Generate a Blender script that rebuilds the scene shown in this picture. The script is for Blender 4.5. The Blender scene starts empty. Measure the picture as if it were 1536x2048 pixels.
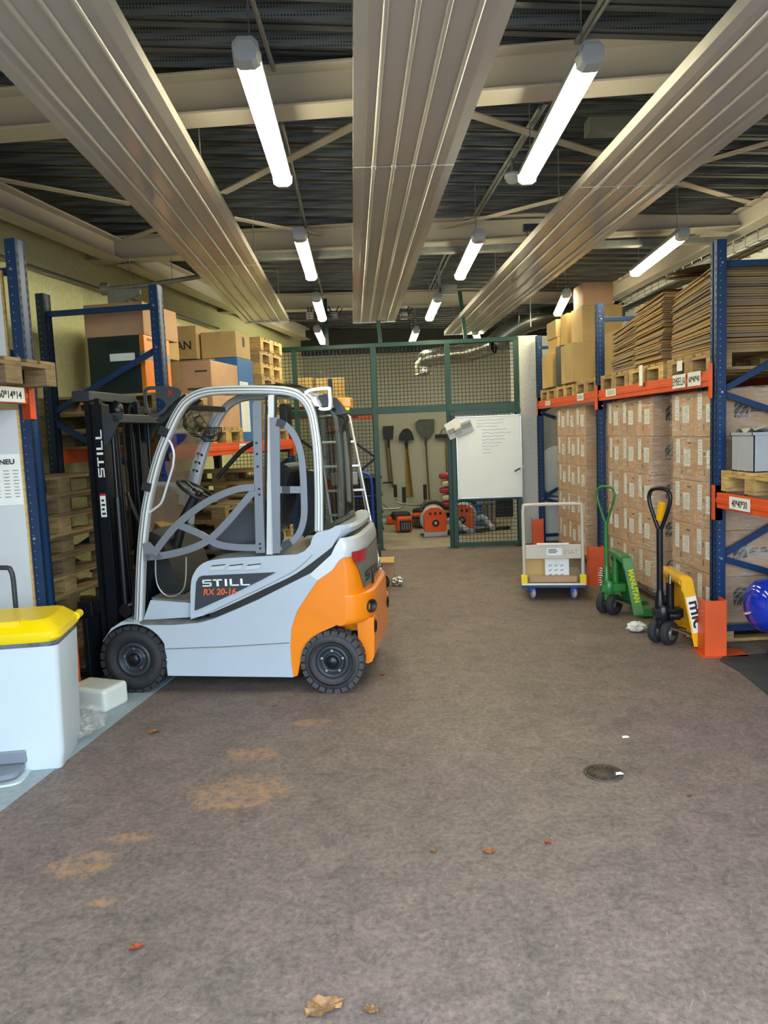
import bpy, bmesh, math, random
from mathutils import Vector, Matrix
random.seed(7)
PI = math.pi
S = bpy.context.scene
COL = S.collection

# ------------------------------------------------------------------ camera
CAM = Vector((0, 0, 1.66)); FPX = 1538.0
RT = Vector((0.998342, -0.040538, -0.040856)); DN = Vector((-0.044757, -0.100514, -0.993928)); FW = Vector((0.036185, 0.994109, -0.102162))
cd = bpy.data.cameras.new('camera'); cam = bpy.data.objects.new('camera', cd); COL.objects.link(cam)
cd.sensor_fit = 'AUTO'; cd.sensor_width = 36; cd.lens = 36 * FPX / 2048; cd.clip_end = 200
m = Matrix.Identity(4)
for i in range(3):
    m[i][0] = RT[i]; m[i][1] = -DN[i]; m[i][2] = -FW[i]; m[i][3] = CAM[i]
cam.matrix_world = m
S.camera = cam

# ------------------------------------------------------------------ light, exposure
S.view_settings.view_transform = 'Standard'; S.view_settings.look = 'None'
S.view_settings.gamma = 1; S.view_settings.exposure = 0.42
S.cycles.use_denoising = True
S.cycles.max_bounces = 7; S.cycles.diffuse_bounces = 2; S.cycles.transparent_max_bounces = 24
S.cycles.caustics_reflective = False; S.cycles.caustics_refractive = False
S.cycles.sample_clamp_indirect = 6
WORLD_STRENGTH = 5.6
TUBE_STRENGTH = 34.0
w = bpy.data.worlds.new('world'); S.world = w; w.use_nodes = True
bg = w.node_tree.nodes['Background']; bg.inputs[0].default_value = (0.72, 0.86, 1.0, 1); bg.inputs[1].default_value = WORLD_STRENGTH
pl = bpy.data.lights.new('door_portal', 'AREA'); pl.shape = 'RECTANGLE'; pl.size = 5.3; pl.size_y = 3.05
po = bpy.data.objects.new('door_portal', pl); COL.objects.link(po); po.location = (.4, 0.62, 1.53); po.rotation_euler = (PI/2, 0, 0)
pl.cycles.is_portal = True

# ------------------------------------------------------------------ pixel of the 1536x2048 photograph -> ray meets a real plane
def ray(x, y): return RT * ((x-768)/FPX) + DN * ((y-1024)/FPX) + FW
def pz(x, y, z=0): d = ray(x, y); return CAM + d * ((z-CAM.z)/d.z)
def pY(x, y, Y): d = ray(x, y); return CAM + d * (Y/d.y)
def pX(x, y, X): d = ray(x, y); return CAM + d * (X/d.x)

# ------------------------------------------------------------------ helpers
def lin(c):
    return tuple(((v/12.92) if v <= .04045 else ((v+.055)/1.055)**2.4) for v in c)
def hx(s): return tuple(int(s[i:i+2], 16)/255 for i in (0, 2, 4))
class NT:
    def __init__(s, name):
        s.m = bpy.data.materials.new(name); s.m.use_nodes = True; s.t = s.m.node_tree
        s.b = s.t.nodes['Principled BSDF']; s.out = s.t.nodes['Material Output']
    def n(s, typ, **kw):
        q = s.t.nodes.new(typ)
        for k, v in kw.items():
            if hasattr(q, k) and k not in q.inputs: setattr(q, k, v)
            else: q.inputs[k].default_value = v
        return q
    def l(s, a, b): s.t.links.new(a, b)
    def coord(s, kind='Object', scale=(1, 1, 1), rot=(0, 0, 0)):
        c = s.n('ShaderNodeTexCoord'); mp = s.n('ShaderNodeMapping'); mp.inputs['Scale'].default_value = scale; mp.inputs['Rotation'].default_value = rot
        s.l(c.outputs[kind], mp.inputs[0]); return mp.outputs[0]
    def noise(s, vec, scale, detail=4, rough=.55):
        q = s.n('ShaderNodeTexNoise'); q.inputs['Scale'].default_value = scale; q.inputs['Detail'].default_value = detail; q.inputs['Roughness'].default_value = rough
        s.l(vec, q.inputs['Vector']); return q.outputs['Fac']
    def ramp(s, fac, stops):
        q = s.n('ShaderNodeValToRGB'); e = q.color_ramp.elements
        while len(e) < len(stops): e.new(.5)
        for k, (p, c) in enumerate(stops): e[k].position = p; e[k].color = (*c, 1) if len(c) == 3 else c
        s.l(fac, q.inputs[0]); return q.outputs[0]
    def mix(s, fac, a, b, mode='MIX'):
        q = s.n('ShaderNodeMix', data_type='RGBA', blend_type=mode)
        if isinstance(fac, (int, float)): q.inputs[0].default_value = fac
        else: s.l(fac, q.inputs[0])
        for v, i in ((a, 6), (b, 7)):
            if isinstance(v, tuple): q.inputs[i].default_value = (*v, 1)
            else: s.l(v, q.inputs[i])
        return q.outputs[2]
    def math(s, op, a, b=0.0):
        q = s.n('ShaderNodeMath', operation=op)
        for v, i in ((a, 0), (b, 1)):
            if isinstance(v, (int, float)): q.inputs[i].default_value = v
            else: s.l(v, q.inputs[i])
        return q.outputs[0]
    def bump(s, h, strength, dist=.01):
        q = s.n('ShaderNodeBump'); q.inputs['Strength'].default_value = strength; q.inputs['Distance'].default_value = dist
        s.l(h, q.inputs['Height']); s.l(q.outputs[0], s.b.inputs['Normal'])
    def base(s, v):
        if isinstance(v, tuple): s.b.inputs['Base Color'].default_value = (*v, 1)
        else: s.l(v, s.b.inputs['Base Color'])
    def set(s, rough=.5, metal=0.0, spec=.5):
        s.b.inputs['Roughness'].default_value = rough; s.b.inputs['Metallic'].default_value = metal; s.b.inputs['Specular IOR Level'].default_value = spec
M = {}
def mat(name, col, rough=.5, metal=0.0, var=.06, scale=8, stretch=(1, 1, 1), bump=0.0, bscale=60, spec=.5, coat=0.0):
    t = NT(name); c = lin(hx(col)); v = t.coord('Object', stretch)
    f = t.noise(v, scale)
    t.base(t.ramp(f, [(.3, tuple(max(0, x*(1-var*2)) for x in c)), (.7, tuple(min(1, x*(1+var)) for x in c))]))
    t.set(rough, metal, spec)
    if coat: t.b.inputs['Coat Weight'].default_value = coat; t.b.inputs['Coat Roughness'].default_value = .08
    if bump: t.bump(t.noise(v, bscale, 3), bump)
    M[name] = t.m; return t.m

mat('silver_paint', 'b3bec9', .32, .0, .02, 3, coat=.4)
mat('silver_frame', 'd3d8da', .28, .25, .02, 3, coat=.3)
mat('orange_paint', 'f08500', .33, 0, .03, 3, coat=.35)
mat('gate_paint', '7c828c', .4, .35, .03, 4)
mat('dark_paint', '34393f', .45, .1, .05, 4)
mat('mast_paint', '16191e', .3, .2, .1, 5)
mat('black_plastic', '1b1c1e', .5, 0, .08, 10)
mat('rubber', '2a2a2d', .75, 0, .12, 14, bump=.15, bscale=90)
mat('rubber_dusty', '47474a', .8, 0, .12, 14, bump=.15, bscale=90)
mat('chrome', 'd8d8d4', .15, 1, .02)
mat('bolt_steel', 'c8ccd0', .3, 1, .03)
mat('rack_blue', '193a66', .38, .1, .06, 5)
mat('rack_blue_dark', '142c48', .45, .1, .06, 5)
mat('rack_orange', 'dd5522', .42, 0, .06, 5)
mat('slot_dark', '0a0d12', .7)
mat('galv', 'a6a9a6', .38, .75, .10, 14)
mat('galv_dull', '8c8d86', .5, .5, .1, 10)
mat('cream_steel', 'c9bfae', .42, 0, .03, 2)
mat('panel_paint', 'cfc9be', .16, .0, .02, 2, spec=.6)
mat('pipe_paint', 'cfcbc0', .3, .1, .02, 2)
mat('white_paint', 'e4e4dc', .6, 0, .03, 2)
mat('light_housing', 'a9aba8', .5, 0, .03)
mat('white_plastic', 'e8ecec', .38, 0, .015, 3)
mat('bin_white', 'cdd8dc', .38, 0, .015, 3)
mat('yellow_plastic', 'f2d100', .38, 0, .03, 4)
mat('grey_plastic', '7e8590', .45, 0, .04, 6)
mat('crate_grey', 'a9aeb6', .45, 0, .03, 6)
mat('blue_plastic', '1d3fb4', .4, 0, .05, 5)
mat('tank_blue', '0c2fae', .12, 0, .03, 4, coat=.8)
mat('green_paint', '2f7a35', .35, 0, .1, 9, coat=.2)
mat('green_light', '5f9a5c', .4, 0, .1, 9)
mat('cage_green', '133d31', .42, 0, .06, 4)
mat('jack_yellow', 'f0b312', .35, 0, .05, 8, coat=.25)
mat('paper', 'f1f2ee', .7, 0, .02)
mat('sticker', 'e9ebe6', .5, 0, .03)
mat('ink', '1d1d20', .6)
mat('ink_blue', '4a6aa8', .6)
mat('print_brown', '33302e', .75)
mat('text_white', 'f2f4f4', .5)
mat('text_orange', 'f0622a', .5)
mat('text_yellow', 'e8e22c', .5)
mat('text_black', '202020', .5)
mat('red', 'b02430', .3)
mat('amber', 'f0a010', .2)
mat('alu', 'c4c6c4', .3, .8, .05, 6)
mat('blue_box', '2f6aa8', .55, 0, .05, 5)
mat('charger_green', '20302f', .4, .1, .06, 5)
mat('machine_orange', 'e0561c', .38, 0, .05, 8)
mat('shovel_grey', '55564f', .45, .5, .1, 8)
mat('shovel_black', '25272c', .5, .3, .1, 8)
mat('wood_dark', '6b5b33', .6, 0, .15, 12, (6, 6, 1))
mat('wood_yellow', 'b38e22', .6, 0, .12, 12, (6, 6, 1))
mat('sack_cream', 'd5c9a6', .7, 0, .1, 10)
mat('sack_red', 'b0284a', .65, 0, .1, 10)
mat('bin_liner', '6d7380', .25, 0, .2, 20, bump=.5, bscale=30)
mat('canister', 'd6dbd4', .35, 0, .03, 5)
mat('board_grey', 'cdd1d4', .45, 0, .02, 2)
mat('leaf', 'a0673a', .8, 0, .3, 40)
mat('leaf_red', 'b4542a', .8, 0, .3, 40)
mat('leaf_tan', '94704a', .8, 0, .3, 40)
mat('iron', '5e564a', .6, .6, .2, 25, bump=.4, bscale=80)
mat('seat_fabric', '4c4f57', .8, 0, .06, 20)
mat('mat_black', '3a3c3a', .85, 0, .15, 9, bump=.3, bscale=120)
mat('tread_plate', '6a6861', .7, .1, .15, 14, bump=.4, bscale=150)
mat('black_bin', '131a22', .5, 0, .1, 6)
mat('white_cloth', 'dddad2', .85, 0, .08, 12)
mat('foil', 'c4c4ba', .22, .9, .1, 18, bump=.5, bscale=26)
mat('duct_grey', '6c6e68', .28, .75, .08, 8)

def cardboard(name, col, edge=False):
    t = NT(name); c = lin(hx(col)); v = t.coord('Object', (1, 1, 1))
    f = t.noise(v, 3, 5); g = t.noise(t.coord('Object', (3, 3, 60)), 6, 2)
    a = t.ramp(f, [(.3, tuple(x*.84 for x in c)), (.7, tuple(min(1, x*1.08) for x in c))])
    oi = t.n('ShaderNodeObjectInfo')
    r = t.ramp(oi.outputs['Random'], [(0, (.84, .84, .84)), (1, (1.06, 1.04, 1.02))])
    a = t.mix(1.0, a, r, 'MULTIPLY')
    a = t.mix(.12, a, t.ramp(g, [(.4, tuple(x*.7 for x in c)), (.6, c)]))
    t.base(a); t.set(.75); t.bump(g, .06); M[name] = t.m
cardboard('carton', 'c49c78'); cardboard('carton_pale', 'c0a26c'); cardboard('carton_yellow', 'c9a766'); cardboard('sheet', '9c8566'); cardboard('sheet_warm', 'b4905a'); cardboard('sheet_grey', '8e8072')
def wood(name, col):
    t = NT(name); c = lin(hx(col)); v = t.coord('Object', (2, 2, 14)); v2 = t.coord('Object', (10, 10, 10))
    f = t.noise(v, 4, 6); g = t.noise(v2, 1.6, 4)
    a = t.ramp(f, [(.25, tuple(x*.55 for x in c)), (.5, c), (.75, tuple(min(1, x*1.25) for x in c))])
    oi = t.n('ShaderNodeObjectInfo')
    a = t.mix(1.0, a, t.ramp(oi.outputs['Random'], [(0, (.7, .68, .66)), (1, (1.1, 1.08, 1.0))]), 'MULTIPLY')
    a = t.mix(t.ramp(g, [(.55, (0, 0, 0)), (.75, (.35, .35, .35))]), a, tuple(x*.5 for x in c))
    t.base(a); t.set(.8); t.bump(f, .2); M[name] = t.m
wood('pallet_wood', 'b39768'); wood('pallet_pale', 'c9a96c'); wood('pallet_old', '8f7a58')

def floor_mat():
    t = NT('floor_brown'); v = t.coord('Object')
    base = t.ramp(t.noise(v, .35, 6, .6), [(.3, lin(hx('6c605c'))), (.5, lin(hx('7a6d66'))), (.72, lin(hx('887a72')))])
    mid = t.ramp(t.noise(v, 3.2, 8, .7), [(.3, lin(hx('57514f'))), (.55, lin(hx('7a6d63'))), (.8, lin(hx('8f8375')))])
    a = t.mix(.45, base, mid)
    pur = t.noise(v, .8, 4, .6)
    a = t.mix(t.ramp(pur, [(.5, (0, 0, 0)), (.7, (.5, .5, .5))]), a, lin(hx('77626b')))
    fine = t.noise(v, 42, 8, .75)
    a = t.mix(.6, a, t.ramp(fine, [(.32, (.30, .30, .31)), (.5, (1, 1, 1)), (.68, (1.75, 1.68, 1.6))]), 'MULTIPLY')
    m2 = t.n('ShaderNodeTexNoise'); m2.inputs['Scale'].default_value = 7; m2.inputs['Detail'].default_value = 9; m2.inputs['Roughness'].default_value = .72; m2.inputs['Distortion'].default_value = 1.4; t.l(v, m2.inputs['Vector'])
    a = t.mix(.5, a, t.ramp(m2.outputs['Fac'], [(.32, (.45, .45, .47)), (.5, (1, 1, 1)), (.7, (1.5, 1.45, 1.4))]), 'MULTIPLY')
    vs = t.coord('Object', (1, 1, 1), (0, 0, .5)); sc = t.n('ShaderNodeMapping'); t.l(vs, sc.inputs[0]); sc.inputs['Scale'].default_value = (70, 9, 1)
    scr = t.ramp(t.noise(sc.outputs[0], 1.0, 6, .7), [(.60, (0, 0, 0)), (.70, (.6, .6, .6))])
    a = t.mix(scr, a, lin(hx('a59a88')))
    sc2 = t.n('ShaderNodeMapping'); t.l(t.coord('Object', (1, 1, 1), (0, 0, -.9)), sc2.inputs[0]); sc2.inputs['Scale'].default_value = (60, 8, 1)
    scr2 = t.ramp(t.noise(sc2.outputs[0], 1.0, 6, .7), [(.60, (0, 0, 0)), (.72, (.6, .6, .6))])
    a = t.mix(scr2, a, lin(hx('41393a')))
    # trodden-in clay dirt, patches with a shape of their own
    tot = None
    sep = t.n('ShaderNodeSeparateXYZ'); t.l(v, sep.inputs[0])
    for (px, py, rx, ry) in ((165, 1728, .16, .10), (262, 1675, .10, .05), (205, 1805, .06, .03), (480, 1585, .26, .20), (505, 1508, .16, .10), (620, 1445, .14, .06)):
        c = pz(px, py); dx = t.math('DIVIDE', t.math('SUBTRACT', sep.outputs[0], c.x), rx); dy = t.math('DIVIDE', t.math('SUBTRACT', sep.outputs[1], c.y), ry)
        d = t.math('SQRT', t.math('ADD', t.math('MULTIPLY', dx, dx), t.math('MULTIPLY', dy, dy)))
        k = t.math('MINIMUM', t.math('MAXIMUM', t.math('SUBTRACT', 1.7, d), 0.0), 1.0)
        tot = k if tot is None else t.math('MAXIMUM', tot, k)
    dn = t.noise(v, 17, 10, .78)
    dm = t.math('ADD', t.math('MULTIPLY', tot, .30), dn)
    a = t.mix(t.ramp(dm, [(.72, (0, 0, 0)), (.87, (.8, .8, .8))]), a, lin(hx('ad8664')))
    t.base(a); t.set(.62, 0, .35); t.bump(t.math('ADD', fine, t.noise(v, 11, 5)), .22, .004); M['floor_brown'] = t.m
floor_mat()
def conc(name, a0, a1, scale=1.2, rough=.7):
    t = NT(name); v = t.coord('Object'); a = t.ramp(t.noise(v, scale, 8, .65), [(.3, lin(hx(a0))), (.7, lin(hx(a1)))])
    t.base(t.mix(.25, a, t.ramp(t.noise(v, 30, 6), [(.35, (.55, .55, .55)), (.65, (1.1, 1.1, 1.1))]), 'MULTIPLY')); t.set(rough); t.bump(t.noise(v, 60, 4), .08); M[name] = t.m
conc('concrete_blue', '8e9ea8', 'a3b1b8'); conc('concrete_tan', '8a8070', 'a89e8c', 2); conc('wall_cream', 'cfce96', 'dbdaa8', .6, .8); conc('wall_pale', 'b4b3a2', 'c4c3b2', .7, .8); conc('wall_white', 'dcdcd4', 'e6e6de', .7, .8); conc('asphalt', '77777a', '8a8a8c', 2)
def deck():
    t = NT('perforated_deck'); v = t.coord('Object')
    vo = t.n('ShaderNodeTexVoronoi', feature='F1'); vo.inputs['Scale'].default_value = 62; vo.inputs['Randomness'].default_value = .0; t.l(v, vo.inputs['Vector'])
    dot = t.ramp(vo.outputs['Distance'], [(.30, (.02, .02, .02)), (.36, (1, 1, 1))])
    c = t.ramp(t.noise(v, 2, 4), [(.3, lin(hx('54585a'))), (.7, lin(hx('6c7070')))])
    t.base(t.mix(.8, c, dot, 'MULTIPLY')); t.set(.45, .6); M['perforated_deck'] = t.m
deck()
mat('cladding_dark', '3a3c38', .6, .2)
mat('deck_flange', '70757a', .34, .75, .08, 5, (.3, 6, 1))
def glass(name, tint, gl=.12, alpha=.0, rough=.03):
    t = NT(name); tr = t.n('ShaderNodeBsdfTransparent'); tr.inputs[0].default_value = (*tint, 1)
    g = t.n('ShaderNodeBsdfGlossy'); g.inputs['Roughness'].default_value = rough
    fr = t.n('ShaderNodeFresnel'); fr.inputs[0].default_value = 1.45
    mx = t.n('ShaderNodeMixShader'); f = t.math('ADD', t.math('MULTIPLY', fr.outputs[0], .55), gl); t.l(f, mx.inputs[0]); t.l(tr.outputs[0], mx.inputs[1]); t.l(g.outputs[0], mx.inputs[2]); t.l(mx.outputs[0], t.out.inputs[0]); M[name] = t.m
glass('tinted_glass', (.42, .49, .45), .02); glass('clear_glass', (.80, .85, .82), .02); glass('dark_glass', (.22, .27, .25), .10, rough=.05); glass('clear_plastic', (.9, .92, .9), .1, rough=.15)
def film(name, lo, hi, sc):
    t = NT(name); t.base(lin(hx('f2eee8'))); t.set(.18, 0, 1.0)
    tr = t.n('ShaderNodeBsdfTransparent'); mx = t.n('ShaderNodeMixShader')
    v = t.coord('Object', sc, (0, .5, .45)); v2 = t.coord('Object', (1, 1, 1))
    f1 = t.noise(v, 3, 7, .7); f2 = t.noise(v2, 2.2, 5, .6)
    st = t.ramp(f1, [(.46, (lo,)*3), (.62, (hi,)*3)]); big = t.ramp(f2, [(.38, (.25,)*3), (.66, (1,)*3)])
    t.l(t.mix(1.0, st, big, 'MULTIPLY'), mx.inputs[0]); t.l(tr.outputs[0], mx.inputs[1]); t.l(t.b.outputs[0], mx.inputs[2]); t.l(mx.outputs[0], t.out.inputs[0])
    t.bump(f1, .5, .02); M[name] = t.m
film('stretch_film', .10, .62, (3, 3, 16)); film('bag_film', .16, .5, (14, 14, 14))
def emit(name, col, st):
    t = NT(name); t.base((.9, .9, .9)); t.b.inputs['Emission Color'].default_value = (*col, 1); t.b.inputs['Emission Strength'].default_value = st; M[name] = t.m
emit('tube_light', (1.0, .94, .66), TUBE_STRENGTH)
def slots(name):
    pass

class MB:
    """collects shapes, links them as one mesh object"""
    def __init__(s): s.v = []; s.f = []; s.sm = []
    def add(s, vs, fs, smooth=False):
        o = len(s.v); s.v += [tuple(p) for p in vs]; s.f += [tuple(i+o for i in q) for q in fs]; s.sm += [smooth]*len(fs); return s
    def box(s, c, d, R=None):
        x, y, z = (k/2 for k in d); c = Vector(c)
        vs = [Vector((a*x, b*y, e*z)) for a in (-1, 1) for b in (-1, 1) for e in (-1, 1)]
        if R is not None: vs = [R @ p for p in vs]
        return s.add([p+c for p in vs], [(0, 1, 3, 2), (4, 6, 7, 5), (0, 4, 5, 1), (2, 3, 7, 6), (0, 2, 6, 4), (1, 5, 7, 3)])
    def b2(s, lo, hi): return s.box([(a+b)/2 for a, b in zip(lo, hi)], [abs(b-a) for a, b in zip(lo, hi)])
    def bar(s, p0, p1, w, h, up=(0, 0, 1)):
        p0, p1 = Vector(p0), Vector(p1); d = p1-p0; L = d.length; x = d.normalized(); u = Vector(up)
        if abs(x.dot(u)) > .98: u = Vector((0, 1, 0)) if abs(x.y) < .9 else Vector((1, 0, 0))
        y = u.cross(x).normalized(); z = x.cross(y)
        R = Matrix((x, y, z)).transposed(); return s.box((p0+p1)/2, (L, w, h), R)
    def tube(s, pts, r, n=8, closed=False, cap=True):
        pts = [Vector(p) for p in pts]; N = len(pts); rs = r if isinstance(r, (list, tuple)) else [r]*N
        T = []
        for i in range(N):
            a = pts[(i-1) % N] if (closed or i > 0) else pts[i]; b = pts[(i+1) % N] if (closed or i < N-1) else pts[i]; T.append((b-a).normalized())
        u = Vector((0, 0, 1)) if abs(T[0].z) < .9 else Vector((1, 0, 0)); u = (u-T[0]*u.dot(T[0])).normalized(); vs = []; fs = []
        for i in range(N):
            u = u-T[i]*u.dot(T[i]); u.normalize(); q = T[i].cross(u)
            for k in range(n): a = 2*PI*k/n; vs.append(pts[i]+(u*math.cos(a)+q*math.sin(a))*rs[i])
        for i in range(N if closed else N-1):
            j = (i+1) % N
            for k in range(n): l = (k+1) % n; fs.append((i*n+k, i*n+l, j*n+l, j*n+k))
        s.add(vs, fs, True)
        if cap and not closed: s.add(vs[:n][::-1], [tuple(range(n))]); s.add(vs[-n:], [tuple(range(n))])
        return s
    def cyl(s, p0, p1, r, n=20): return s.tube([p0, p1], r, n)
    def lathe(s, prof, o, ax=(0, 0, 1), n=28, smooth=True):
        """prof: (radius, height) along axis ax from point o"""
        o = Vector(o); ax = Vector(ax).normalized(); u = Vector((1, 0, 0)) if abs(ax.x) < .9 else Vector((0, 1, 0)); u = (u-ax*u.dot(ax)).normalized(); q = ax.cross(u)
        vs = []; fs = []
        for (r, h) in prof:
            for k in range(n): a = 2*PI*k/n; vs.append(o+ax*h+(u*math.cos(a)+q*math.sin(a))*max(r, 1e-5))
        for i in range(len(prof)-1):
            for k in range(n): l = (k+1) % n; fs.append((i*n+k, i*n+l, (i+1)*n+l, (i+1)*n+k))
        return s.add(vs, fs, smooth)
    def prism(s, poly, f0, f1, smooth=False):
        """poly: 2-D points; f0, f1 turn them into the two end faces"""
        n = len(poly); vs = [f0(*p) for p in poly]+[f1(*p) for p in poly]
        s.add(vs, [tuple(range(n))[::-1], tuple(range(n, 2*n))]); s.add(vs, [(i, (i+1) % n, n+(i+1) % n, n+i) for i in range(n)], smooth); return s
    def strip(s, A, B, f0, f1, closed=False):
        """plate between two 2-D polylines A and B of equal length"""
        n = len(A); vs = [f0(*p) for p in A]+[f0(*p) for p in B]+[f1(*p) for p in A]+[f1(*p) for p in B]; fs = []
        for i in range(n if closed else n-1):
            j = (i+1) % n
            fs += [(i, j, n+j, n+i), (2*n+i, 3*n+i, 3*n+j, 2*n+j), (i, 2*n+i, 2*n+j, j), (n+i, n+j, 3*n+j, 3*n+i)]
        if not closed: fs += [(0, n, 3*n, 2*n), (n-1, 3*n-1, 4*n-1, 2*n-1)]
        return s.add(vs, fs)
    def grid(s, rows, smooth=True, close=False):
        m = len(rows[0]); vs = [p for r in rows for p in r]; fs = []
        for i in range(len(rows)-1):
            for k in range(m if close else m-1): l = (k+1) % m; fs.append((i*m+k, i*m+l, (i+1)*m+l, (i+1)*m+k))
        return s.add(vs, fs, smooth)
    def mesh(s, name):
        me = bpy.data.meshes.new(name); me.from_pydata(s.v, [], s.f); me.update()
        bm = bmesh.new(); bm.from_mesh(me); bmesh.ops.recalc_face_normals(bm, faces=bm.faces); bm.to_mesh(me); bm.free()
        for p, q in zip(me.polygons, s.sm): p.use_smooth = q
        return me
    def build(s, name, ma, parent=None, bevel=0.0, loc=None, rz=0.0, seg=2, tag=None, auto=False):
        me = s.mesh(name); me.materials.append(M[ma] if isinstance(ma, str) else ma)
        o = bpy.data.objects.new(name, me); COL.objects.link(o)
        if parent: o.parent = parent
        if loc is not None: o.location = loc
        o.rotation_euler.z = rz
        if bevel:
            b = o.modifiers.new('bevel', 'BEVEL'); b.width = bevel; b.segments = seg; b.limit_method = 'ANGLE'; b.angle_limit = math.radians(35); b.harden_normals = False
        if auto:
            me.shade_smooth() if hasattr(me, 'shade_smooth') else None
            me.set_sharp_from_angle(angle=math.radians(35))
        return o
def empty(name, loc=(0, 0, 0), rz=0.0):
    o = bpy.data.objects.new(name, None); COL.objects.link(o); o.location = loc; o.rotation_euler.z = rz; o.empty_display_size = .05; return o
def tag(o, label, cat, group=None):
    o['label'] = label; o['category'] = cat
    if group: o['group'] = group
    return o
def structure(o): o['kind'] = 'structure'; return o
KIDS = {}
def kids(o): return [c for c in COL.objects if c.parent == o]
def dup(root, loc=None, rz=None, label=None, group=None, cat=None):
    if root.name not in KIDS: KIDS[root.name] = [(c, kids(c)) for c in kids(root)]
    r = root.copy(); COL.objects.link(r)
    if loc is not None: r.location = loc
    if rz is not None: r.rotation_euler.z = rz
    if label: r['label'] = label
    if group: r['group'] = group
    if cat: r['category'] = cat
    for c, gs in KIDS[root.name]:
        d = c.copy(); COL.objects.link(d); d.parent = r
        for g in gs: e = g.copy(); COL.objects.link(e); e.parent = d
    return r
def spline(pts, n=6, closed=False):
    P = [Vector(p) for p in pts]; N = len(P); out = []
    for i in range(N if closed else N-1):
        g = lambda k: P[k % N] if closed else P[min(max(k, 0), N-1)]
        a, b, c, d = g(i-1), g(i), g(i+1), g(i+2)
        for k in range(n):
            t = k/n; out.append(.5*((2*b)+(c-a)*t+(2*a-5*b+4*c-d)*t*t+(3*b-a-3*c+d)*t**3))
    if not closed: out.append(P[-1])
    return [tuple(p) for p in out]
def offset(path, wd):
    """two polylines at +-wd/2 of a 2-D path"""
    A = []; B = []; N = len(path)
    for i, p in enumerate(path):
        a = Vector(path[max(i-1, 0)]); b = Vector(path[min(i+1, N-1)]); t = (b-a).normalized(); nn = Vector((-t.y, t.x)); h = (wd[i] if isinstance(wd, list) else wd)/2
        A.append(tuple(Vector(p)+nn*h)); B.append(tuple(Vector(p)-nn*h))
    return A, B
def text(name, body, size, o, xd, yd, ma, parent=None, sx=1.0, bold=0.0, align='LEFT', shear=0.0, ext=.0006):
    c = bpy.data.curves.new(name, 'FONT'); c.body = body; c.size = size; c.align_x = align; c.extrude = ext; c.offset = bold; c.shear = shear; c.resolution_u = 3
    c.materials.append(M[ma]); q = bpy.data.objects.new(name, c); COL.objects.link(q)
    x = Vector(xd).normalized(); y = Vector(yd); y = (y-x*y.dot(x)).normalized(); z = x.cross(y)
    mm = Matrix.Identity(4)
    for i in range(3): mm[i][0] = x[i]*sx; mm[i][1] = y[i]; mm[i][2] = z[i]; mm[i][3] = o[i]
    me = bpy.data.meshes.new_from_object(q); r = bpy.data.objects.new(name, me); COL.objects.link(r); bpy.data.objects.remove(q)
    if not me.materials: me.materials.append(M[ma])
    if parent: r.parent = parent
    r.matrix_local = mm
    return r
BLK = {'S': [(0, .82, 1, 1), (0, .42, .2, 1), (0, .42, 1, .6), (.8, 0, 1, .6), (0, 0, 1, .18)], 'T': [(0, .82, 1, 1), (.38, 0, .62, 1)], 'I': [(.25, 0, .75, 1)], 'L': [(0, 0, .24, 1), (0, 0, 1, .18)]}
def block_word(name, word, o, xd, yd, wl, h, gap, ma, parent, wI=.5):
    """wide block capitals laid on a surface"""
    mb = MB(); x = Vector(xd).normalized(); y = Vector(yd).normalized(); z = x.cross(y); c = 0.0; o = Vector(o)
    for ch in word:
        wd = wl*(wI if ch == 'I' else 1)
        for (a, b, d, e) in BLK[ch]:
            f = lambda u, v, k: o+x*(c+u*wd)+y*(v*h)+z*k
            mb.prism([(a, b), (d, b), (d, e), (a, e)], lambda u, v: f(u, v, -.0004), lambda u, v: f(u, v, .001))
        c += wd+gap
    return mb.build(name, ma, parent)
ORD = ['lowest', 'second', 'third', 'fourth', 'fifth', 'sixth', 'seventh', 'eighth', 'ninth', 'tenth', 'eleventh', 'twelfth']
# ------------------------------------------------------------------ the building
UX, UY = .2079, .9781                        # direction of the left-hand wall and racks on the plan
def WL(Y): return -2.82+.2126*(Y-6.5)        # left wall
YF, YB = .6, 15.4
fl = structure(MB().b2((-8, -6, -.1), (8, 10.86, 0)).build('floor', 'floor_brown'))
fe = lambda Y: -1.694+.1866*(Y-3.443)
mb = MB(); mb.prism([(-6, YF-6), (fe(YF-6), YF-6), (fe(10.8), 10.8), (-6, 10.8)], lambda x, y: (x, y, .001), lambda x, y: (x, y, .005)); structure(mb.build('floor_left', 'concrete_blue'))
structure(MB().b2((-6, 10.86, -.1), (8, 17, .004)).build('floor_back', 'concrete_tan'))
HT = 3.95
mb = MB(); mb.prism([(WL(YF), YF), (WL(YB), YB), (WL(YB)-.2, YB), (WL(YF)-.2, YF)], lambda x, y: (x, y, 0), lambda x, y: (x, y, HT)); structure(mb.build('wall_left', 'wall_cream'))
structure(MB().b2((WL(YB)-.3, YB, 0), (4.2, YB+.2, 3.22)).build('wall_back', 'wall_pale')); structure(MB().b2((WL(YB)-.3, YB-.03, 3.22), (4.2, YB+.2, HT)).build('trim_1', 'cladding_dark'))
structure(MB().b2((3.98, YF, 0), (4.18, YB, HT)).build('wall_right', 'wall_white'))
structure(MB().b2((2.335, 10.83, 0), (2.635, 11.3, 2.93)).build('wall_stub', 'wall_white', bevel=.006))
structure(MB().b2((2.635, 11.12, 0), (3.98, 11.3, 2.95)).build('wall_cross', 'wall_pale'))
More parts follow.
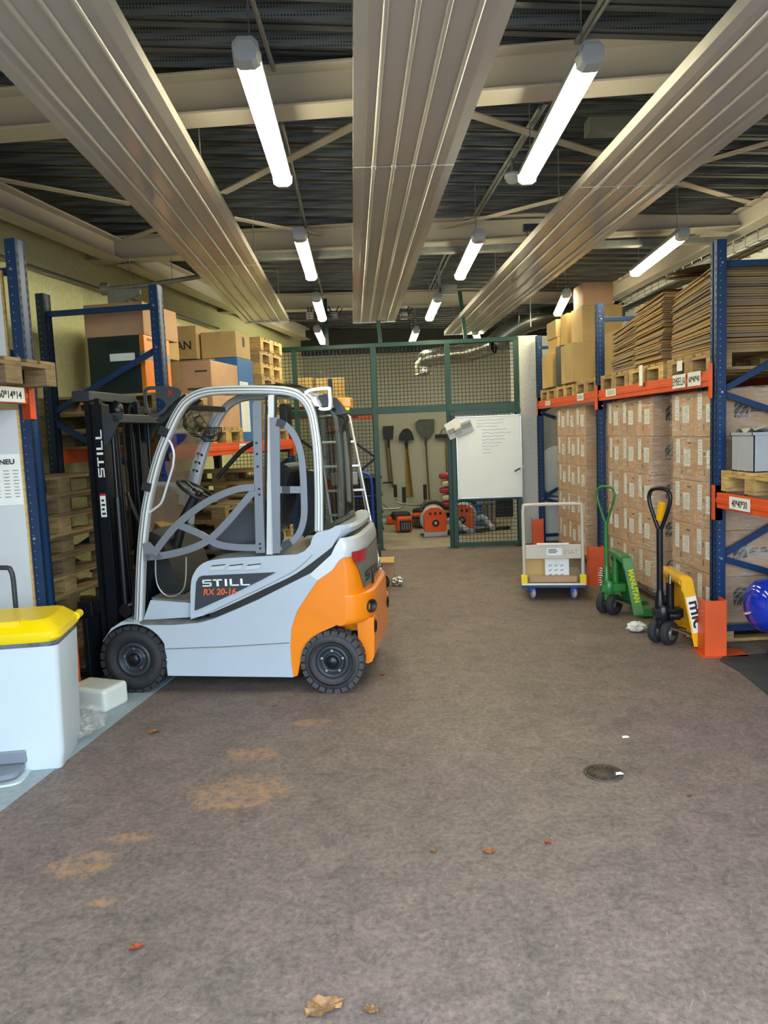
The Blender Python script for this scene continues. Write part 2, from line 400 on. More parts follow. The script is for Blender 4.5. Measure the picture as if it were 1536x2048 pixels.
mb = MB(); mb.b2((-6, YF-.25, 0), (-2.25, YF, HT)); mb.b2((3.05, YF-.25, 0), (6, YF, HT)); mb.b2((-2.25, YF-.25, 3.05), (3.05, YF, HT)); structure(mb.build('wall_front', 'wall_white'))
# roof: trapezoidal deck, its ribs run across the hall and fall slightly to the right
mbp = MB(); mbf = MB(); PT = .265; z0 = 3.70; dz = .13; n = int((YB+.8-YF)/PT)+2
def dk(x, y, z): return (x, y+.035*x, z-.03*x)
for i in range(-2, n):
    y = YF+i*PT; a = (y, z0), (y+.075, z0); 
    if y > YB+.3: break
    for (ya, za, yb, zb, q) in ((y, z0, y+.1, z0, mbf), (y+.1, z0, y+.14, z0+dz, mbp), (y+.14, z0+dz, y+.225, z0+dz, mbp), (y+.225, z0+dz, y+PT, z0, mbp)):
        q.add([dk(-5.5, ya, za), dk(5.5, ya, za), dk(5.5, yb, zb), dk(-5.5, yb, zb)], [(0, 1, 2, 3)])
    mbf.add([dk(-5.5, y+.035, z0-.006), dk(5.5, y+.035, z0-.006), dk(5.5, y+.065, z0-.006), dk(-5.5, y+.065, z0-.006)], [(0, 1, 2, 3)])
ce = structure(empty('ceiling')); mbp.build('deck_sheet', 'perforated_deck', ce); mbf.build('deck_flange', 'deck_flange', ce)
mb = MB(); mb.add([dk(-5.6, YF-.6, z0+.2), dk(5.6, YF-.6, z0+.2), dk(5.6, YB+1, z0+.2), dk(-5.6, YB+1, z0+.2)], [(0, 1, 2, 3)]); mb.build('roof_backing', 'galv_dull', ce)

def ibeam(mb, p0, p1, h=.225, fw=.2, tw=.012):
    """p0, p1: middle of the underside"""
    p0, p1 = Vector(p0), Vector(p1)
    for (dz_, w_, t_) in ((.008, fw, .016), (h-.008, fw, .016)): mb.bar(p0+Vector((0, 0, dz_)), p1+Vector((0, 0, dz_)), w_, t_)
    mb.bar(p0+Vector((0, 0, h/2)), p1+Vector((0, 0, h/2)), tw, h-.03)
def through(a, b, x0, x1):
    t0 = (x0-a.x)/(b.x-a.x); t1 = (x1-a.x)/(b.x-a.x); return a+(b-a)*t0, a+(b-a)*t1
ZB = 3.45
b1 = through(pz(0, 287, ZB), pz(1328, 185, ZB), -3.6, 4.1); b2_ = through(pz(512, 514, ZB), pz(1536, 460, ZB), -2.6, 4.1); b3 = through(pz(590, 624, ZB), pz(1180, 605, ZB), -1.9, 4.1)
beams = []
for nm, (a, b) in zip(('beam', 'beam.001', 'beam.002'), (b1, b2_, b3)):
    mb = MB(); o = Vector((0, -.1, 0)); ibeam(mb, a+o, b+o); structure(mb.build('roof_beam', 'cream_steel', bevel=.003)); beams.append((a+o, b+o))
# edge beams along the left wall, between the cross beams
def wl(Y, off, z): return Vector((WL(Y)+off, Y, z))
for (ya, yb) in ((.9, 4.55), (4.75, 7.75), (7.95, 11.3), (11.5, 14.5)):
    mb = MB(); ibeam(mb, wl(ya, .33, 3.42), wl(yb, .33, 3.42), .2, .18); structure(mb.build('edge_beam', 'cream_steel', bevel=.003))
mb = MB(); ibeam(mb, (3.75, .9, 3.40), (3.75, 14.4, 3.40), .2, .16); structure(mb.build('edge_beam', 'cream_steel', bevel=.003))
# flat-bar wind bracing, crossing in each roof bay
ZR = 3.60
for (x0, y0, x1, y1) in ((-60, 348, 262, 408), (445, 386, 770, 220), (465, 436, 720, 487), (930, 225, 1212, 312), (835, 470, 1150, 390), (1360, 366, 1600, 432), (1400, 325, 1600, 268), (255, 478, 330, 452)):
    a, b = pz(x0, y0, ZR), pz(x1, y1, ZR); mb = MB(); mb.bar(a, b, .075, .010); structure(mb.build('roof_brace', 'cream_steel'))
# radiant heating panels
def rad_panel(x0, x1, ya, yb, yj, label, dx=0.0):
    zt = 3.2; t = tag(empty('radiant_heating_panel', ((x0+x1)/2, (ya+yb)/2, zt)), label, 'heating panel', 'radiant heating panels under the roof'); W = (x1-x0)/2; L = (yb-ya)/2
    mb = MB(); prof = [(-W, .055), (-W, 0), (-W+.055, 0), (-W+.07, .010), (W-.07, .010), (W-.055, 0), (W, 0), (W, .055)]
    prof = prof+[(W-.003, .055), (W-.003, .004), (W-.057, .004), (W-.072, .014), (-W+.072, .014), (-W+.057, .004), (-W+.003, .004), (-W+.003, .055)]
    mb.prism(prof, lambda x, z: (x, -L, z), lambda x, z: (x, L, z)); mb.build('panel_sheet', 'panel_paint', t)
    for k in range(4):
        x = -W+.12+k*(2*W-.24)/3; mb = MB(); mb.tube([(x, -L, .008), (x, L, .008)], .0135, 10); 
        mb.tube([(x, yj-(ya+yb)/2-.03, .008), (x, yj-(ya+yb)/2+.03, .008)], .0175, 10); mb.build('heating_pipe', 'pipe_paint', t)
    mb = MB(); mb.b2((-W, L-.004, -.012), (W, L+.012, .055)); mb.build('end_plate', 'pipe_paint', t)
    mb = MB(); mb.b2((-W, yj-(ya+yb)/2-.003, -.002), (W, yj-(ya+yb)/2+.003, .0005)); mb.build('joint_strip', 'white_paint', t)
    for y in (-L+1.2, -1, 1.5, L-1.0):
        for sx in (-1, 1): mb = MB(); mb.cyl((sx*(W-.03), y, .02), (sx*(W-.03), y, .47), .004, 6); mb.build('hanger_rod', 'galv', t)
    return t
rad_panel(.072, .662, .9, 10.9, 4.65, 'pale heating panel hanging down the middle of the hall')
rad_panel(-1.372, -.786, .9, 10.55, 7.1, 'pale heating panel above the forklift and left racks')
rad_panel(1.548, 2.19, .9, 12.6, 5.15, 'pale heating panel on the pallet truck side of the hall')
# fluorescent luminaires
def make_light():
    t = tag(empty('ceiling_light', (0, 0, 0)), '', 'light', 'fluorescent lights hanging in rows'); L = .79
    mb = MB(); prof = [(-.054, 0), (-.052, .035), (-.03, .058), (.03, .058), (.052, .035), (.054, 0)]
    mb.prism(prof, lambda x, z: (x, -L, z), lambda x, z: (x, L, z)); mb.build('housing', 'light_housing', t, bevel=.006)
    mb = MB(); prof = [(.052, 0), (.046, -.03), (.03, -.046), (-.03, -.046), (-.046, -.03), (-.052, 0)]
    mb.prism(prof, lambda x, z: (x, -L+.05, z), lambda x, z: (x, L-.05, z)); mb.build('diffuser', 'tube_light', t)
    for s in (-1, 1):
        mb = MB(); mb.prism([(.06, .01), (.054, -.034), (.03, -.05), (-.03, -.05), (-.054, -.034), (-.06, .01), (-.04, .05), (.04, .05)], lambda x, z: (x*.8, s*(L+.012), z*.8), lambda x, z: (x, s*(L-.05), z)); mb.build('end_cap', 'light_housing', t, bevel=.006)
    for s in (-1, 1): mb = MB(); mb.cyl((.0, s*.62, .055), (.0, s*.62, .47), .0035, 6); mb.b2((-.02, s*.62-.01, .055), (.02, s*.62+.01, .075)); mb.build('hanger', 'galv', t)
    return t
LT = [((-.36, 3.26), (-.35, 4.85), 'light nearest the viewer above the forklift side'), ((1.07, 3.32), (1.15, 4.98), 'light nearest the viewer beside the smoke detector'),
      ((-.34, 6.05), (-.33, 7.74), 'second light of the row between the left and middle heating panels'), ((1.08, 6.25), (1.15, 7.98), 'second light of the row beyond the smoke detector'),
      ((2.80, 6.35), (2.99, 8.15), 'light hanging above the flattened cardboard stacks'), ((-.34, 8.75), (-.33, 10.46), 'third light of the row, between two white junction boxes'),
      ((1.06, 9.02), (1.12, 10.81), 'third light of the row, under the grey metal control box'), ((2.52, 8.82), (2.95, 11.01), 'light hanging above the cartons beside the white pillar'),
      ((-.45, 11.3), (-.42, 13.1), 'light behind the green cage above the stacked pallet end'), ((1.04, 11.9), (1.09, 13.5), 'light behind the green cage above the shovels'), ((2.0, 12.3), (2.35, 14.0), 'light behind the green cage beside the air duct')]
lp = None
for a, b, lab in LT:
    c = ((a[0]+b[0])/2, (a[1]+b[1])/2, 3.2); rz = math.atan2(-(b[0]-a[0]), b[1]-a[1])
    if lp is None: lp = make_light(); o = lp; o.location = c; o.rotation_euler.z = rz
    else: o = dup(lp, c, rz)
    o['label'] = 'switched-on fluorescent '+lab
# conduits that feed the lights, lying under the deck
def conduit(pts, r, ma='galv'):
    mb = MB(); mb.tube(pts, r, 8); return structure(mb.build('ceiling_conduit', ma))
ZC = 3.66
for (x0, y0, x1, y1, r) in ((495, -30, 548, 140, .013), (564, 248, 612, 455, .013), (625, 520, 646, 590, .013), (1208, -10, 1152, 85, .014), (1222, -10, 1160, 85, .014), (1093, 205, 955, 430, .014), (1080, 215, 948, 430, .014), (1536, 305, 1370, 418, .012), (1240, 505, 1145, 572, .012), (905, 500, 865, 580, .014), (895, 500, 858, 580, .014)):
    a, b = pz(x0, y0, ZC), pz(x1, y1, ZC); conduit([a, b], r)
# cable trays
mb = MB(); a, b = wl(.9, .10, 3.18), wl(10.9, .10, 3.18); mb.bar(a, b, .05, .004)
for k in range(2): mb.tube([a+Vector((-.012+.026*k, 0, .010)), b+Vector((-.012+.026*k, 0, .010))], .007, 6)
tag(mb.build('cable_tray', 'dark_paint'), 'dark cable tray running along the top of the left yellow wall', 'cable tray')
p0, p1 = pz(500, 520, 3.33), pz(1480, 485, 3.33)
mb = MB(); mb.bar(p0, p1, .10, .005)
for s in (-1, 1): mb.bar(p0+Vector((0, s*.05, .025)), p1+Vector((0, s*.05, .025)), .004, .05)
for k in range(60): q = p0+(p1-p0)*((k+.5)/60); mb.box(q+Vector((0, -.053, .025)), (.05, .003, .02))
tag(mb.build('cable_tray', 'galv_dull'), 'pale cable tray crossing the hall under the second roof beam', 'cable tray')
mb = MB(); p0, p1 = pz(560, 642, 3.25), pz(1150, 626, 3.25); mb.bar(p0, p1, .12, .006)
for s in (-1, 1):
    for zz in (.03, .07): mb.bar(p0+Vector((0, s*.06, zz)), p1+Vector((0, s*.06, zz)), .005, .005)
for k in range(26): q = p0+(p1-p0)*((k+.5)/26); mb.b2((q.x-.003, q.y-.06, q.z), (q.x+.003, q.y-.055, q.z+.08))
tag(mb.build('cable_tray', 'dark_paint'), 'dark wire cable tray crossing the hall in front of the green cage', 'cable tray')
# wire tray on the right, above the racks
mb = MB(); 
for k in range(40): y = 3+k*.2; mb.tube([(3.3, y, 3.16), (3.3, y, 3.06), (3.55, y, 3.06), (3.55, y, 3.16)], .004, 5)
for (x, z) in ((3.3, 3.16), (3.3, 3.1), (3.34, 3.06), (3.42, 3.06), (3.5, 3.06), (3.55, 3.1), (3.55, 3.16)): mb.tube([(x, 2.9, z), (x, 11, z)], .004, 5)
for k in range(5): mb.tube([(3.36+.035*k, 2.9, 3.075), (3.36+.035*k, 11, 3.075)], .013, 6)
tag(mb.build('wire_cable_tray', 'duct_grey'), 'open wire cable tray above the right-hand pallet rack', 'cable tray')
# bracket pipe on the left wall
p = Vector((-2.28, 7.75, 3.18)); t = tag(empty('pipe_bracket', p), 'grey steel bracket and pipe running out from the left wall', 'pipe bracket')
mb = MB(); mb.tube([(-.05, 0, -.02), (.35, -.02, 0.0), (1.35, -.12, .10)], .022, 10); mb.build('pipe', 'galv_dull', t)
mb = MB(); mb.prism([(-.03, -.30), (.05, -.30), (.05, -.17), (.28, -.08), (.28, -.03), (-.03, -.03)], lambda x, z: (x, -.03, z), lambda x, z: (x, .03, z)); mb.build('bracket_plate', 'galv_dull', t, bevel=.004)
mb = MB(); mb.cyl((-.09, 0, -.02), (-.02, 0, -.02), .06, 16); mb.build('end_flange', 'galv_dull', t)
for x in (.2, .6): mb = MB(); mb.cyl((x, -.02, 0), (x, -.02, .3), .004, 6); mb.build('hanger_rod', 'galv', t)
# small things under the roof
p = pz(1025, 353, 3.52); t = tag(empty('smoke_detector', p), 'round white smoke detector near the second light row', 'smoke detector')
MB().lathe([(0, -.045), (.035, -.045), (.05, -.03), (.05, -.012)], (0, 0, 0)).build('detector_head', 'white_plastic', t); MB().lathe([(.05, -.012), (.06, -.01), (.06, .02), (0, .02)], (0, 0, 0)).build('detector_base', 'white_plastic', t); MB().cyl((0, 0, .02), (0, 0, .15), .012, 8).build('mounting_stem', 'galv', t)
p = pz(1242, 253, 3.60); tag(MB().box(p, (.46, .12, .10)).build('emergency_light_box', 'galv_dull', bevel=.006), 'long grey box fixed under the roof deck beside the right heating panel', 'junction box')
p = pz(1075, 455, 3.40); t = tag(empty('gas_strut_box', p), 'dark slim box with dangling wires on the second roof beam', 'control box'); MB().box((0, 0, 0), (.26, .05, .06)).build('case', 'dark_paint', t, bevel=.005); MB().tube([(-.1, 0, -.03), (-.08, .01, -.09), (-.11, 0, -.13), (-.07, 0, -.16)], .005, 6).build('loose_wire', 'black_plastic', t)
for (x, y, lab) in ((620, 624, 'white junction box under a roof beam, nearest the left panel end'), (668, 624, 'white junction box with looped black cables beside the middle panel'), (808, 624, 'white junction box with looped cables between middle panel and cage light')):
    p = pz(x, y+8, 3.303); t = tag(empty('junction_box', p), lab, 'junction box', 'junction boxes on the cable tray'); MB().box((0, 0, 0), (.10, .06, .10)).build('case', 'white_plastic', t, bevel=.008)
    if x > 630:
        for k in (-1, 1): MB().tube([(k*.03, 0, .05), (k*.07, 0, .13), (k*.12, 0, .10), (k*.07, 0, .03)], .008, 6).build('cable_loop', 'black_plastic', t)
    else:
        for k in (-1, 1): MB().tube([(k*.02, 0, .05), (k*.025, 0, .12)], .008, 6).build('cable_loop', 'black_plastic', t)
p = pz(896, 580, 3.40); t = tag(empty('control_box', p), 'grey metal control box hanging above the third light', 'control box'); MB().box((0, 0, 0), (.22, .08, .12)).build('case', 'galv_dull', t, bevel=.004); MB().b2((-.12, -.02, -.1), (-.09, .02, .28)).build('strap', 'galv', t); MB().tube([(-.1, -.05, .02), (-.12, -.05, -.15), (-.16, -.05, -.3)], .008, 6).build('cable', 'black_plastic', t)
# air duct over the pillar
t = tag(empty('air_duct', (2.2, 11.6, 3.0)), 'silver round air duct curving over the white pillar into the cage', 'air duct')
P = spline([(2.5, -.3, .26), (1.4, -.35, .26), (.9, -.3, .26), (.45, -.3, .20), (.15, -.25, .05), (-.05, -.2, -.12)], 8)
mb = MB(); 
rs = [.155+(.006 if i % 2 else 0) for i in range(len(P))]; mb.tube(P, rs, 20); mb.build('flexible_hose', 'duct_grey', t)
P = spline([(-.05, .0, -.1), (-.35, .2, -.17), (-.7, .4, -.19), (-.98, .5, -.22), (-1.06, .55, -.32), (-1.06, .55, -.46)], 5)
mb = MB(); mb.tube(P, [.135+(.008 if i % 2 else 0) for i in range(len(P))], 18, cap=False); mb.build('foil_outlet', 'foil', t)
for x in (.25, .9): MB().tube([(x+.17*math.cos(a)*0, -.3+.165*math.cos(a), .24+.165*math.sin(a)) for a in [2*PI*k/20 for k in range(20)]], .01, 6, closed=True).build('clamp_ring', 'galv', t)
MB().cyl((.35, -.75, .05), (.35, -.75, .55), .008, 6).build('hanger_rod', 'galv', t)
# ground outside the door, and the drain
structure(MB().b2((-30, -40, -.12), (30, -5.9, -.01)).build('ground_outside', 'asphalt'))
p = pz(1207, 1547); t = tag(empty('floor_drain', p), 'round rusty drain cover sunk in the brown floor', 'drain cover')
MB().lathe([(.092, 0), (.092, .006), (.078, .008), (.076, 0)], (0, 0, 0), n=32).build('rim', 'iron', t)
mb = MB(); mb.lathe([(0, .004), (.075, .004), (.075, 0)], (0, 0, 0), n=32)
for k in range(16): a = 2*PI*k/16; mb.box((.058*math.cos(a), .058*math.sin(a), .005), (.020, .010, .006), Matrix.Rotation(a, 3, 'Z'))
mb.build('grate', 'iron', t)
mb = MB(); q = [(2.46, 5.08), (2.52, 5.16), (2.75, 5.18), (3.95, 5.22), (3.95, 1.0), (2.30, 1.0), (2.36, 3.6), (2.42, 4.39), (2.47, 4.82)]
mb.prism(q, lambda x, y: (x, y, 0), lambda x, y: (x, y, .006)); tag(mb.build('floor_mat', 'mat_black'), 'dark grey floor mat under the blue tank beside the near rack foot', 'floor mat')
# ------------------------------------------------------------------ forklift truck (local: x forward, -y across from the near side, z up)
FL = tag(empty('forklift', (-.205, 4.827, 0), math.atan2(.1567, -.9877)), 'silver and orange electric forklift truck parked across the left of the hall', 'forklift')
WID = 1.08
def q3(d): return lambda s, z: (s, -d, z)
def fprism(mb, poly, d0, d1): return mb.prism(poly, q3(d0), q3(d1))
def fstrip(mb, path, wd, d0, d1):
    A, B = offset(path, wd); return mb.strip(A, B, q3(d0), q3(d1))
KD = [(0, .42), (.01, .55), (.03, .68), (.07, .82), (.13, .92), (.22, .98), (.36, 1.0)]
def warp_prism(mb, poly, d0, s0=-.03, wid=WID, round_top=.018):
    """body symmetrical about the truck's middle, its rear end rounded on the plan"""
    half = [(d0+a*1.0, k) for a, k in KD]; ring = half+[(wid-d, k) for d, k in reversed(half)]
    rows = []
    for (d, k) in ring: rows.append([((s if s > s0 else s0+(s-s0)*k), -d, z) for s, z in poly])
    mb.grid(rows, True, True); n = len(poly)
    mb.add(rows[0], [tuple(range(n))]); mb.add(rows[-1], [tuple(range(n))[::-1]]); return mb
def wheel(name, s, R, wd, d0, hub, tyre_mat, mir=False):
    t = empty(name, (s, 0, R)); t.parent = FL
    sg = -1; y0 = -d0
    if mir: y0 = -(WID-d0); sg = 1
    o = (0, y0, 0); ax = (0, sg, 0); rr = R-.018
    mb = MB(); mb.lathe([(hub+.012, .03), (hub+.02, .012), (hub+.05, .004), (rr-.05, .002), (rr-.02, .012), (rr, .03), (rr, wd-.03), (rr-.03, wd), (hub, wd)], o, ax, 48)
    N = 24
    for k in range(N):
        a = 2*PI*(k+.5)/N; u = Vector((math.cos(a), 0, math.sin(a))); tv = Vector((-math.sin(a), 0, math.cos(a)))
        for (ya, yb, sh) in ((.008, wd*.44, 0), (wd*.52, wd-.008, .5)):
            a2 = a+sh*2*PI/N; u = Vector((math.cos(a2), 0, math.sin(a2))); tv = Vector((-math.sin(a2), 0, math.cos(a2)))
            Rm = Matrix((u, Vector((0, 1, 0)), tv)).transposed(); c = Vector(o)+Vector(ax)*((ya+yb)/2)+u*(R-.014)
            mb.box(c, (.028, yb-ya, 2*PI*R/N*.74), Rm)
    mb.build('tyre', tyre_mat, t)
    mb = MB(); mb.lathe([(hub+.014, .034), (hub+.004, .012), (hub-.012, .016), (hub-.02, .05), (hub-.035, .055), (.055, .05), (.05, .03), (0, .028)], o, ax, 36); mb.build('rim', 'dark_paint', t)
    MB().lathe([(.042, .03), (.04, .012), (.03, .004), (0, .003)], o, ax, 20).build('hub_cap', 'mast_paint', t)
    for k in range(5):
        a = 2*PI*k/5+.3; c = Vector(o)+Vector((math.cos(a)*.072, 0, math.sin(a)*.072))+Vector(ax)*.05; MB().tube([c, c-Vector(ax)*.02], .0095, 6).build('wheel_nut', 'bolt_steel', t)
    return t
wheel('front_wheel', 1.335, .229, .19, .0, .105, 'rubber'); wheel('front_wheel', 1.335, .229, .19, .0, .105, 'rubber', True)
wheel('rear_wheel', -.005, .205, .16, .0, .098, 'rubber_dusty'); wheel('rear_wheel', -.005, .205, .16, .0, .098, 'rubber_dusty', True)
# chassis
side = [(1.476, .443), (1.40, .488), (1.33, .482), (1.257, .462), (1.056, .460), (.871, .472), (.770, .498), (.612, .559), (.469, .618), (.299, .698), (.117, .783), (.065, .741), (.145, .634), (.212, .539), (.252, .430), (.266, .306), (.265, .181), (.256, .105), (1.108, .118)]
arch = [(1.335+.243*math.cos(a), .229+.243*math.sin(a)) for a in [PI-.45-k*(PI-.95)/14 for k in range(15)]]
arch = [p for p in arch]
poly = side+[p for p in arch if True]
mb = MB()
for d0, d1 in ((.02, .21), (WID-.21, WID-.02)): fprism(mb, poly, d0, d1)
fprism(mb, [(1.44, .15), (1.44, .44), (.95, .44), (.30, .60), (.10, .66), (.10, .12), (1.0, .12)], .21, WID-.21)
mb.build('chassis', 'silver_paint', FL, bevel=.007)
mb = MB(); mb.tube([(1.12, -.0192, .300), (.70, -.0192, .312), (.27, -.0192, .335)], .0035, 6); mb.build('panel_crease', 'galv_dull', FL)
# counterweight
ow = [(.065, .741), (.145, .634), (.212, .539), (.252, .430), (.266, .306), (.265, .181), (.256, .105), (.232, .112), (.215, .175), (.198, .244), (.160, .327), (.073, .396), (-.02, .435), (-.09, .45), (-.17, .46), (-.235, .52), (-.225, .62), (-.222, .74), (-.218, .80), (-.20, .90), (-.15, .872), (-.03, .808)]
mb = MB(); warp_prism(mb, ow, .030)
ledge = spline([(.15, .575), (.10, .607), (-.10, .625), (-.255, .640), (-.28, .61), (-.283, .52), (-.27, .46), (-.18, .44), (-.09, .465), (.02, .50), (.12, .55)], 4, True)
warp_prism(mb, ledge, .027, .02)
mb.build('counterweight', 'orange_paint', FL, auto=True)
mb = MB()
fprism(mb, [(-.16, .46), (-.272, .47), (-.270, .32), (-.264, .21), (-.25, .175), (-.225, .162), (-.168, .165)], .13, WID-.13); fprism(mb, [(.10, .45), (-.17, .47), (-.17, .36), (.10, .36)], .22, WID-.22)
mb.build('rear_skirt', 'orange_paint', FL, bevel=.02, seg=3)
for d, e in ((.135, .7), (WID-.135, -.7)):
    for z in (.545, .40): MB().lathe([(.045, .0), (.036, .008), (.034, -.01), (0, -.012)], (-.262 if z > .5 else -.272, -d if z > .5 else -d-.07*e, z), (-.75, e if z > .5 else 0, 0), 20).build('weight_hole', 'black_plastic', FL)
MB().cyl((-.235, -.42, .62), (-.235, -.42, .70), .009, 8).tube([(-.235, -.42, .70), (-.25, -.42, .715), (-.235, -.42, .725)], .006, 6).build('tow_pin', 'mast_paint', FL)
# grey rear cover with the tail light plate
rc = [(.117, .779), (.012, .868), (-.03, .903), (-.10, .960), (-.18, 1.010), (-.205, .995), (-.22, .94), (-.222, .905), (-.214, .885), (-.15, .868), (-.03, .803), (.065, .741)]
mb = MB(); warp_prism(mb, rc, .026); mb.build('rear_cover', 'silver_frame', FL, auto=True)
def rear_pt(s_c, d, z, out=.0):
    dd = max(0, min(d-.03, WID-d-.03)); k = 1.0; S0 = -.03
    for (a, ka), (b, kb) in zip(KD, KD[1:]):
        if a <= dd <= b: k = ka+(kb-ka)*(dd-a)/(b-a)
    return Vector((S0+(s_c-out-S0)*k, -d+(out*.8 if d < .3 else 0), z))
def rear_patch(name, z0, z1, d0, d1, s0_, s1_, ma, out=.006, n=8):
    mb = MB(); rows = []
    for j in range(3):
        z = z0+(z1-z0)*j/2; sc = s0_+(s1_-s0_)*j/2; rows.append([rear_pt(sc, d0(j/2)+(d1-d0(j/2))*i/n, z, out) for i in range(n+1)])
    mb.grid(rows); return mb.build(name, ma, FL)
rear_patch('rear_plate', .655, .90, lambda t: .17-.115*t, WID-.12, -.222, -.218, 'galv_dull', .008)
rear_patch('rear_plate', .655, .90, lambda t: .17-.115*t, WID-.12, -.222, -.218, 'galv_dull', .0081)
rear_patch('tail_light', .845, .915, lambda t: .068-.012*t, .24, -.22, -.216, 'red', .012)
rear_patch('tail_light', .845, .915, lambda t: WID-.27, WID-.10, -.22, -.216, 'red', .012)
p = rear_pt(-.222, .20, .70, .014); p2 = rear_pt(-.222, .32, .70, .014)
block_word('rear_lettering', 'STILL', p, p2-p, (0, 0, 1), .11, .062, .018, 'text_black', FL)
# hood
hd = [(.942, .487)]+spline([(.935, .60), (.927, .703), (.907, .779), (.860, .841), (.794, .874), (.681, .890)], 4)+[(.199, .905), (.150, .925), (.112, .962), (.09, 1.02), (.06, 1.045), (-.02, 1.060), (-.10, 1.083), (-.165, 1.088), (-.185, 1.065), (-.175, 1.036), (-.10, .992), (-.03, .947)]+spline([(.014, .914), (.213, .780), (.413, .690), (.629, .596), (.789, .530)], 4)
mb = MB(); half = [(.062, .97), (.072, 1.0)]
warp_prism(mb, hd, .065); mb.build('hood', 'silver_paint', FL, auto=True)
mb = MB(); fstrip(mb, spline([(.80, .485), (.629, .565), (.413, .665), (.213, .755), (.014, .89), (-.06, .945)], 5), .06, .075, WID-.075); fstrip(mb, [(-.05, .935), (-.15, 1.015)], .07, .2, WID-.2); mb.build('hood_gap', 'black_plastic', FL)
mb = MB(); fstrip(mb, spline([(.86, .508), (.629, .612), (.413, .706), (.213, .806), (.10, .90)], 5), .004, .0615, .066); mb.build('hood_seam', 'galv_dull', FL)
mb = MB(); fprism(mb, [(.842, .778), (.865, .768), (.885, .735), (.908, .552), (.905, .546), (.86, .562), (.60, .672), (.44, .745), (.345, .792)], .0585, .07); mb.build('emblem_panel', 'dark_paint', FL, bevel=.002)
block_word('lettering', 'STILL', (.842, -.0575, .706), (-1, 0, .012), (0, 0, 1), .062, .046, .010, 'text_white', FL)
text('model_lettering', 'RX 20-16', .058, (.842, -.0575, .650), (-1, 0, .01), (0, 0, 1), 'text_orange', FL, .98, .0012, shear=.15)
for x in (.74, .62, .50): mb = MB(); fprism(mb, [(x+.055, .812), (x+.03, .840), (x-.06, .846), (x-.045, .818)], .0575, .066); mb.build('vent', 'silver_frame', FL, bevel=.003); mb = MB(); mb.bar((x+.03, -.0565, .842), (x-.06, -.0565, .849), .004, .006); mb.build('vent_gap', 'black_plastic', FL)
# step, floor and front cowl
mb = MB(); fprism(mb, [(1.29, .475), (1.23, .61), (.94, .585), (.95, .49)], .11, WID-.11); mb.build('cab_floor', 'silver_paint', FL, bevel=.006)
mb = MB(); fprism(mb, [(1.42, .44), (1.40, .62), (1.32, .95), (1.27, .95), (1.285, .60), (1.27, .44)], .2, WID-.2); mb.build('front_cowl', 'mast_paint', FL, bevel=.006)
mb = MB(); fprism(mb, [(1.285, .478), (.90, .478), (.88, .468), (1.28, .458)], .035, .2); fprism(mb, [(1.235, .612), (.945, .588), (.945, .595), (1.235, .62)], .14, WID-.14); mb.build('step_plate', 'tread_plate', FL)
mb = MB(); fprism(mb, [(1.24, .60), (1.335, .98), (1.30, 1.06), (1.22, 1.02), (1.10, .68), (1.06, .60)], .3, WID-.12); mb.build('dashboard', 'black_plastic', FL, bevel=.02)
# cab frame, near and far
loop = spline([(1.322, .465), (1.30, .66), (1.272, .90), (1.235, 1.12), (1.193, 1.30), (1.10, 1.57), (1.005, 1.755), (.945, 1.852), (.885, 1.917), (.79, 1.962), (.65, 1.975), (.385, 1.966), (.22, 1.948), (.125, 1.905), (.072, 1.82), (.052, 1.70), (.042, 1.548), (.045, 1.30), (.058, 1.04)], 5)
for d0, d1, sd in ((.085, .15, .0835), (WID-.15, WID-.085, WID-.0835)):
    mb = MB(); fstrip(mb, loop, .056, d0, d1); f = mb.build('cab_frame', 'silver_frame', FL, bevel=.014, seg=3)
    for o_ in (.007, -.012):
        mb = MB(); A, B = offset(loop, abs(o_)*2); c = A if o_ > 0 else B; fstrip(mb, c, .004, min(sd, sd+.003*(1 if sd < .5 else -1)), max(sd, sd+.003*(1 if sd < .5 else -1))); mb.build('seal_line', 'mast_paint', f)
# far-side pillar that carries the lamp
for (s, z) in ((1.152, 1.43), (1.130, 1.49), (1.107, 1.55)): mb = MB(); mb.box((s, -(WID-.152), z), (.028, .004, .05), Matrix.Rotation(.36, 3, 'Y')); mb.build('warning_label', 'sticker', FL); mb = MB(); mb.box((s, -(WID-.156), z), (.016, .004, .022), Matrix.Rotation(.36, 3, 'Y')); mb.build('warning_sign', 'ink', FL)
lt = empty('work_lamp', (.99, -.82, 1.70)); lt.parent = FL
MB().lathe([(0, -.03), (.025, -.025), (.045, .005), (.045, .02), (0, .022)], (0, 0, 0), (0, .5, 1)).build('lamp_bowl', 'galv_dull', lt)
mb = MB()
for k in range(7): a = 2*PI*k/14; u = Vector((math.cos(a), math.sin(a), 0)); mb.tube([u*.085+Vector((0, 0, .05)), u*.08+Vector((0, 0, -.01)), u*.05+Vector((0, 0, -.05)), -u*.05+Vector((0, 0, -.05)), -u*.08+Vector((0, 0, -.01)), -u*.085+Vector((0, 0, .05))], .003, 5)
for z, r in ((.05, .085), (-.01, .08), (-.05, .05)): mb.tube([(r*math.cos(2*PI*k/20), r*math.sin(2*PI*k/20), z) for k in range(20)], .003, 5, True)
mb.build('lamp_guard', 'black_plastic', lt)
# roof and cross members
mb = MB(); mb.b2((.20, -(WID-.12), 1.985), (.88, -.12, 2.0)); mb.build('roof_glass', 'tinted_glass', FL)
mb = MB()
for s, z in ((.93, 1.885), (.14, 1.93), (.42, 1.972)): mb.b2((s-.03, -(WID-.12), z-.02), (s+.03, -.12, z+.02))
mb.build('roof_cross_member', 'mast_paint', FL, bevel=.01)
mb = MB(); mb.b2((.21, -(WID-.17), 2.0), (.86, -.17, 2.008)); mb.build('roof_rim', 'black_plastic', FL) if False else None
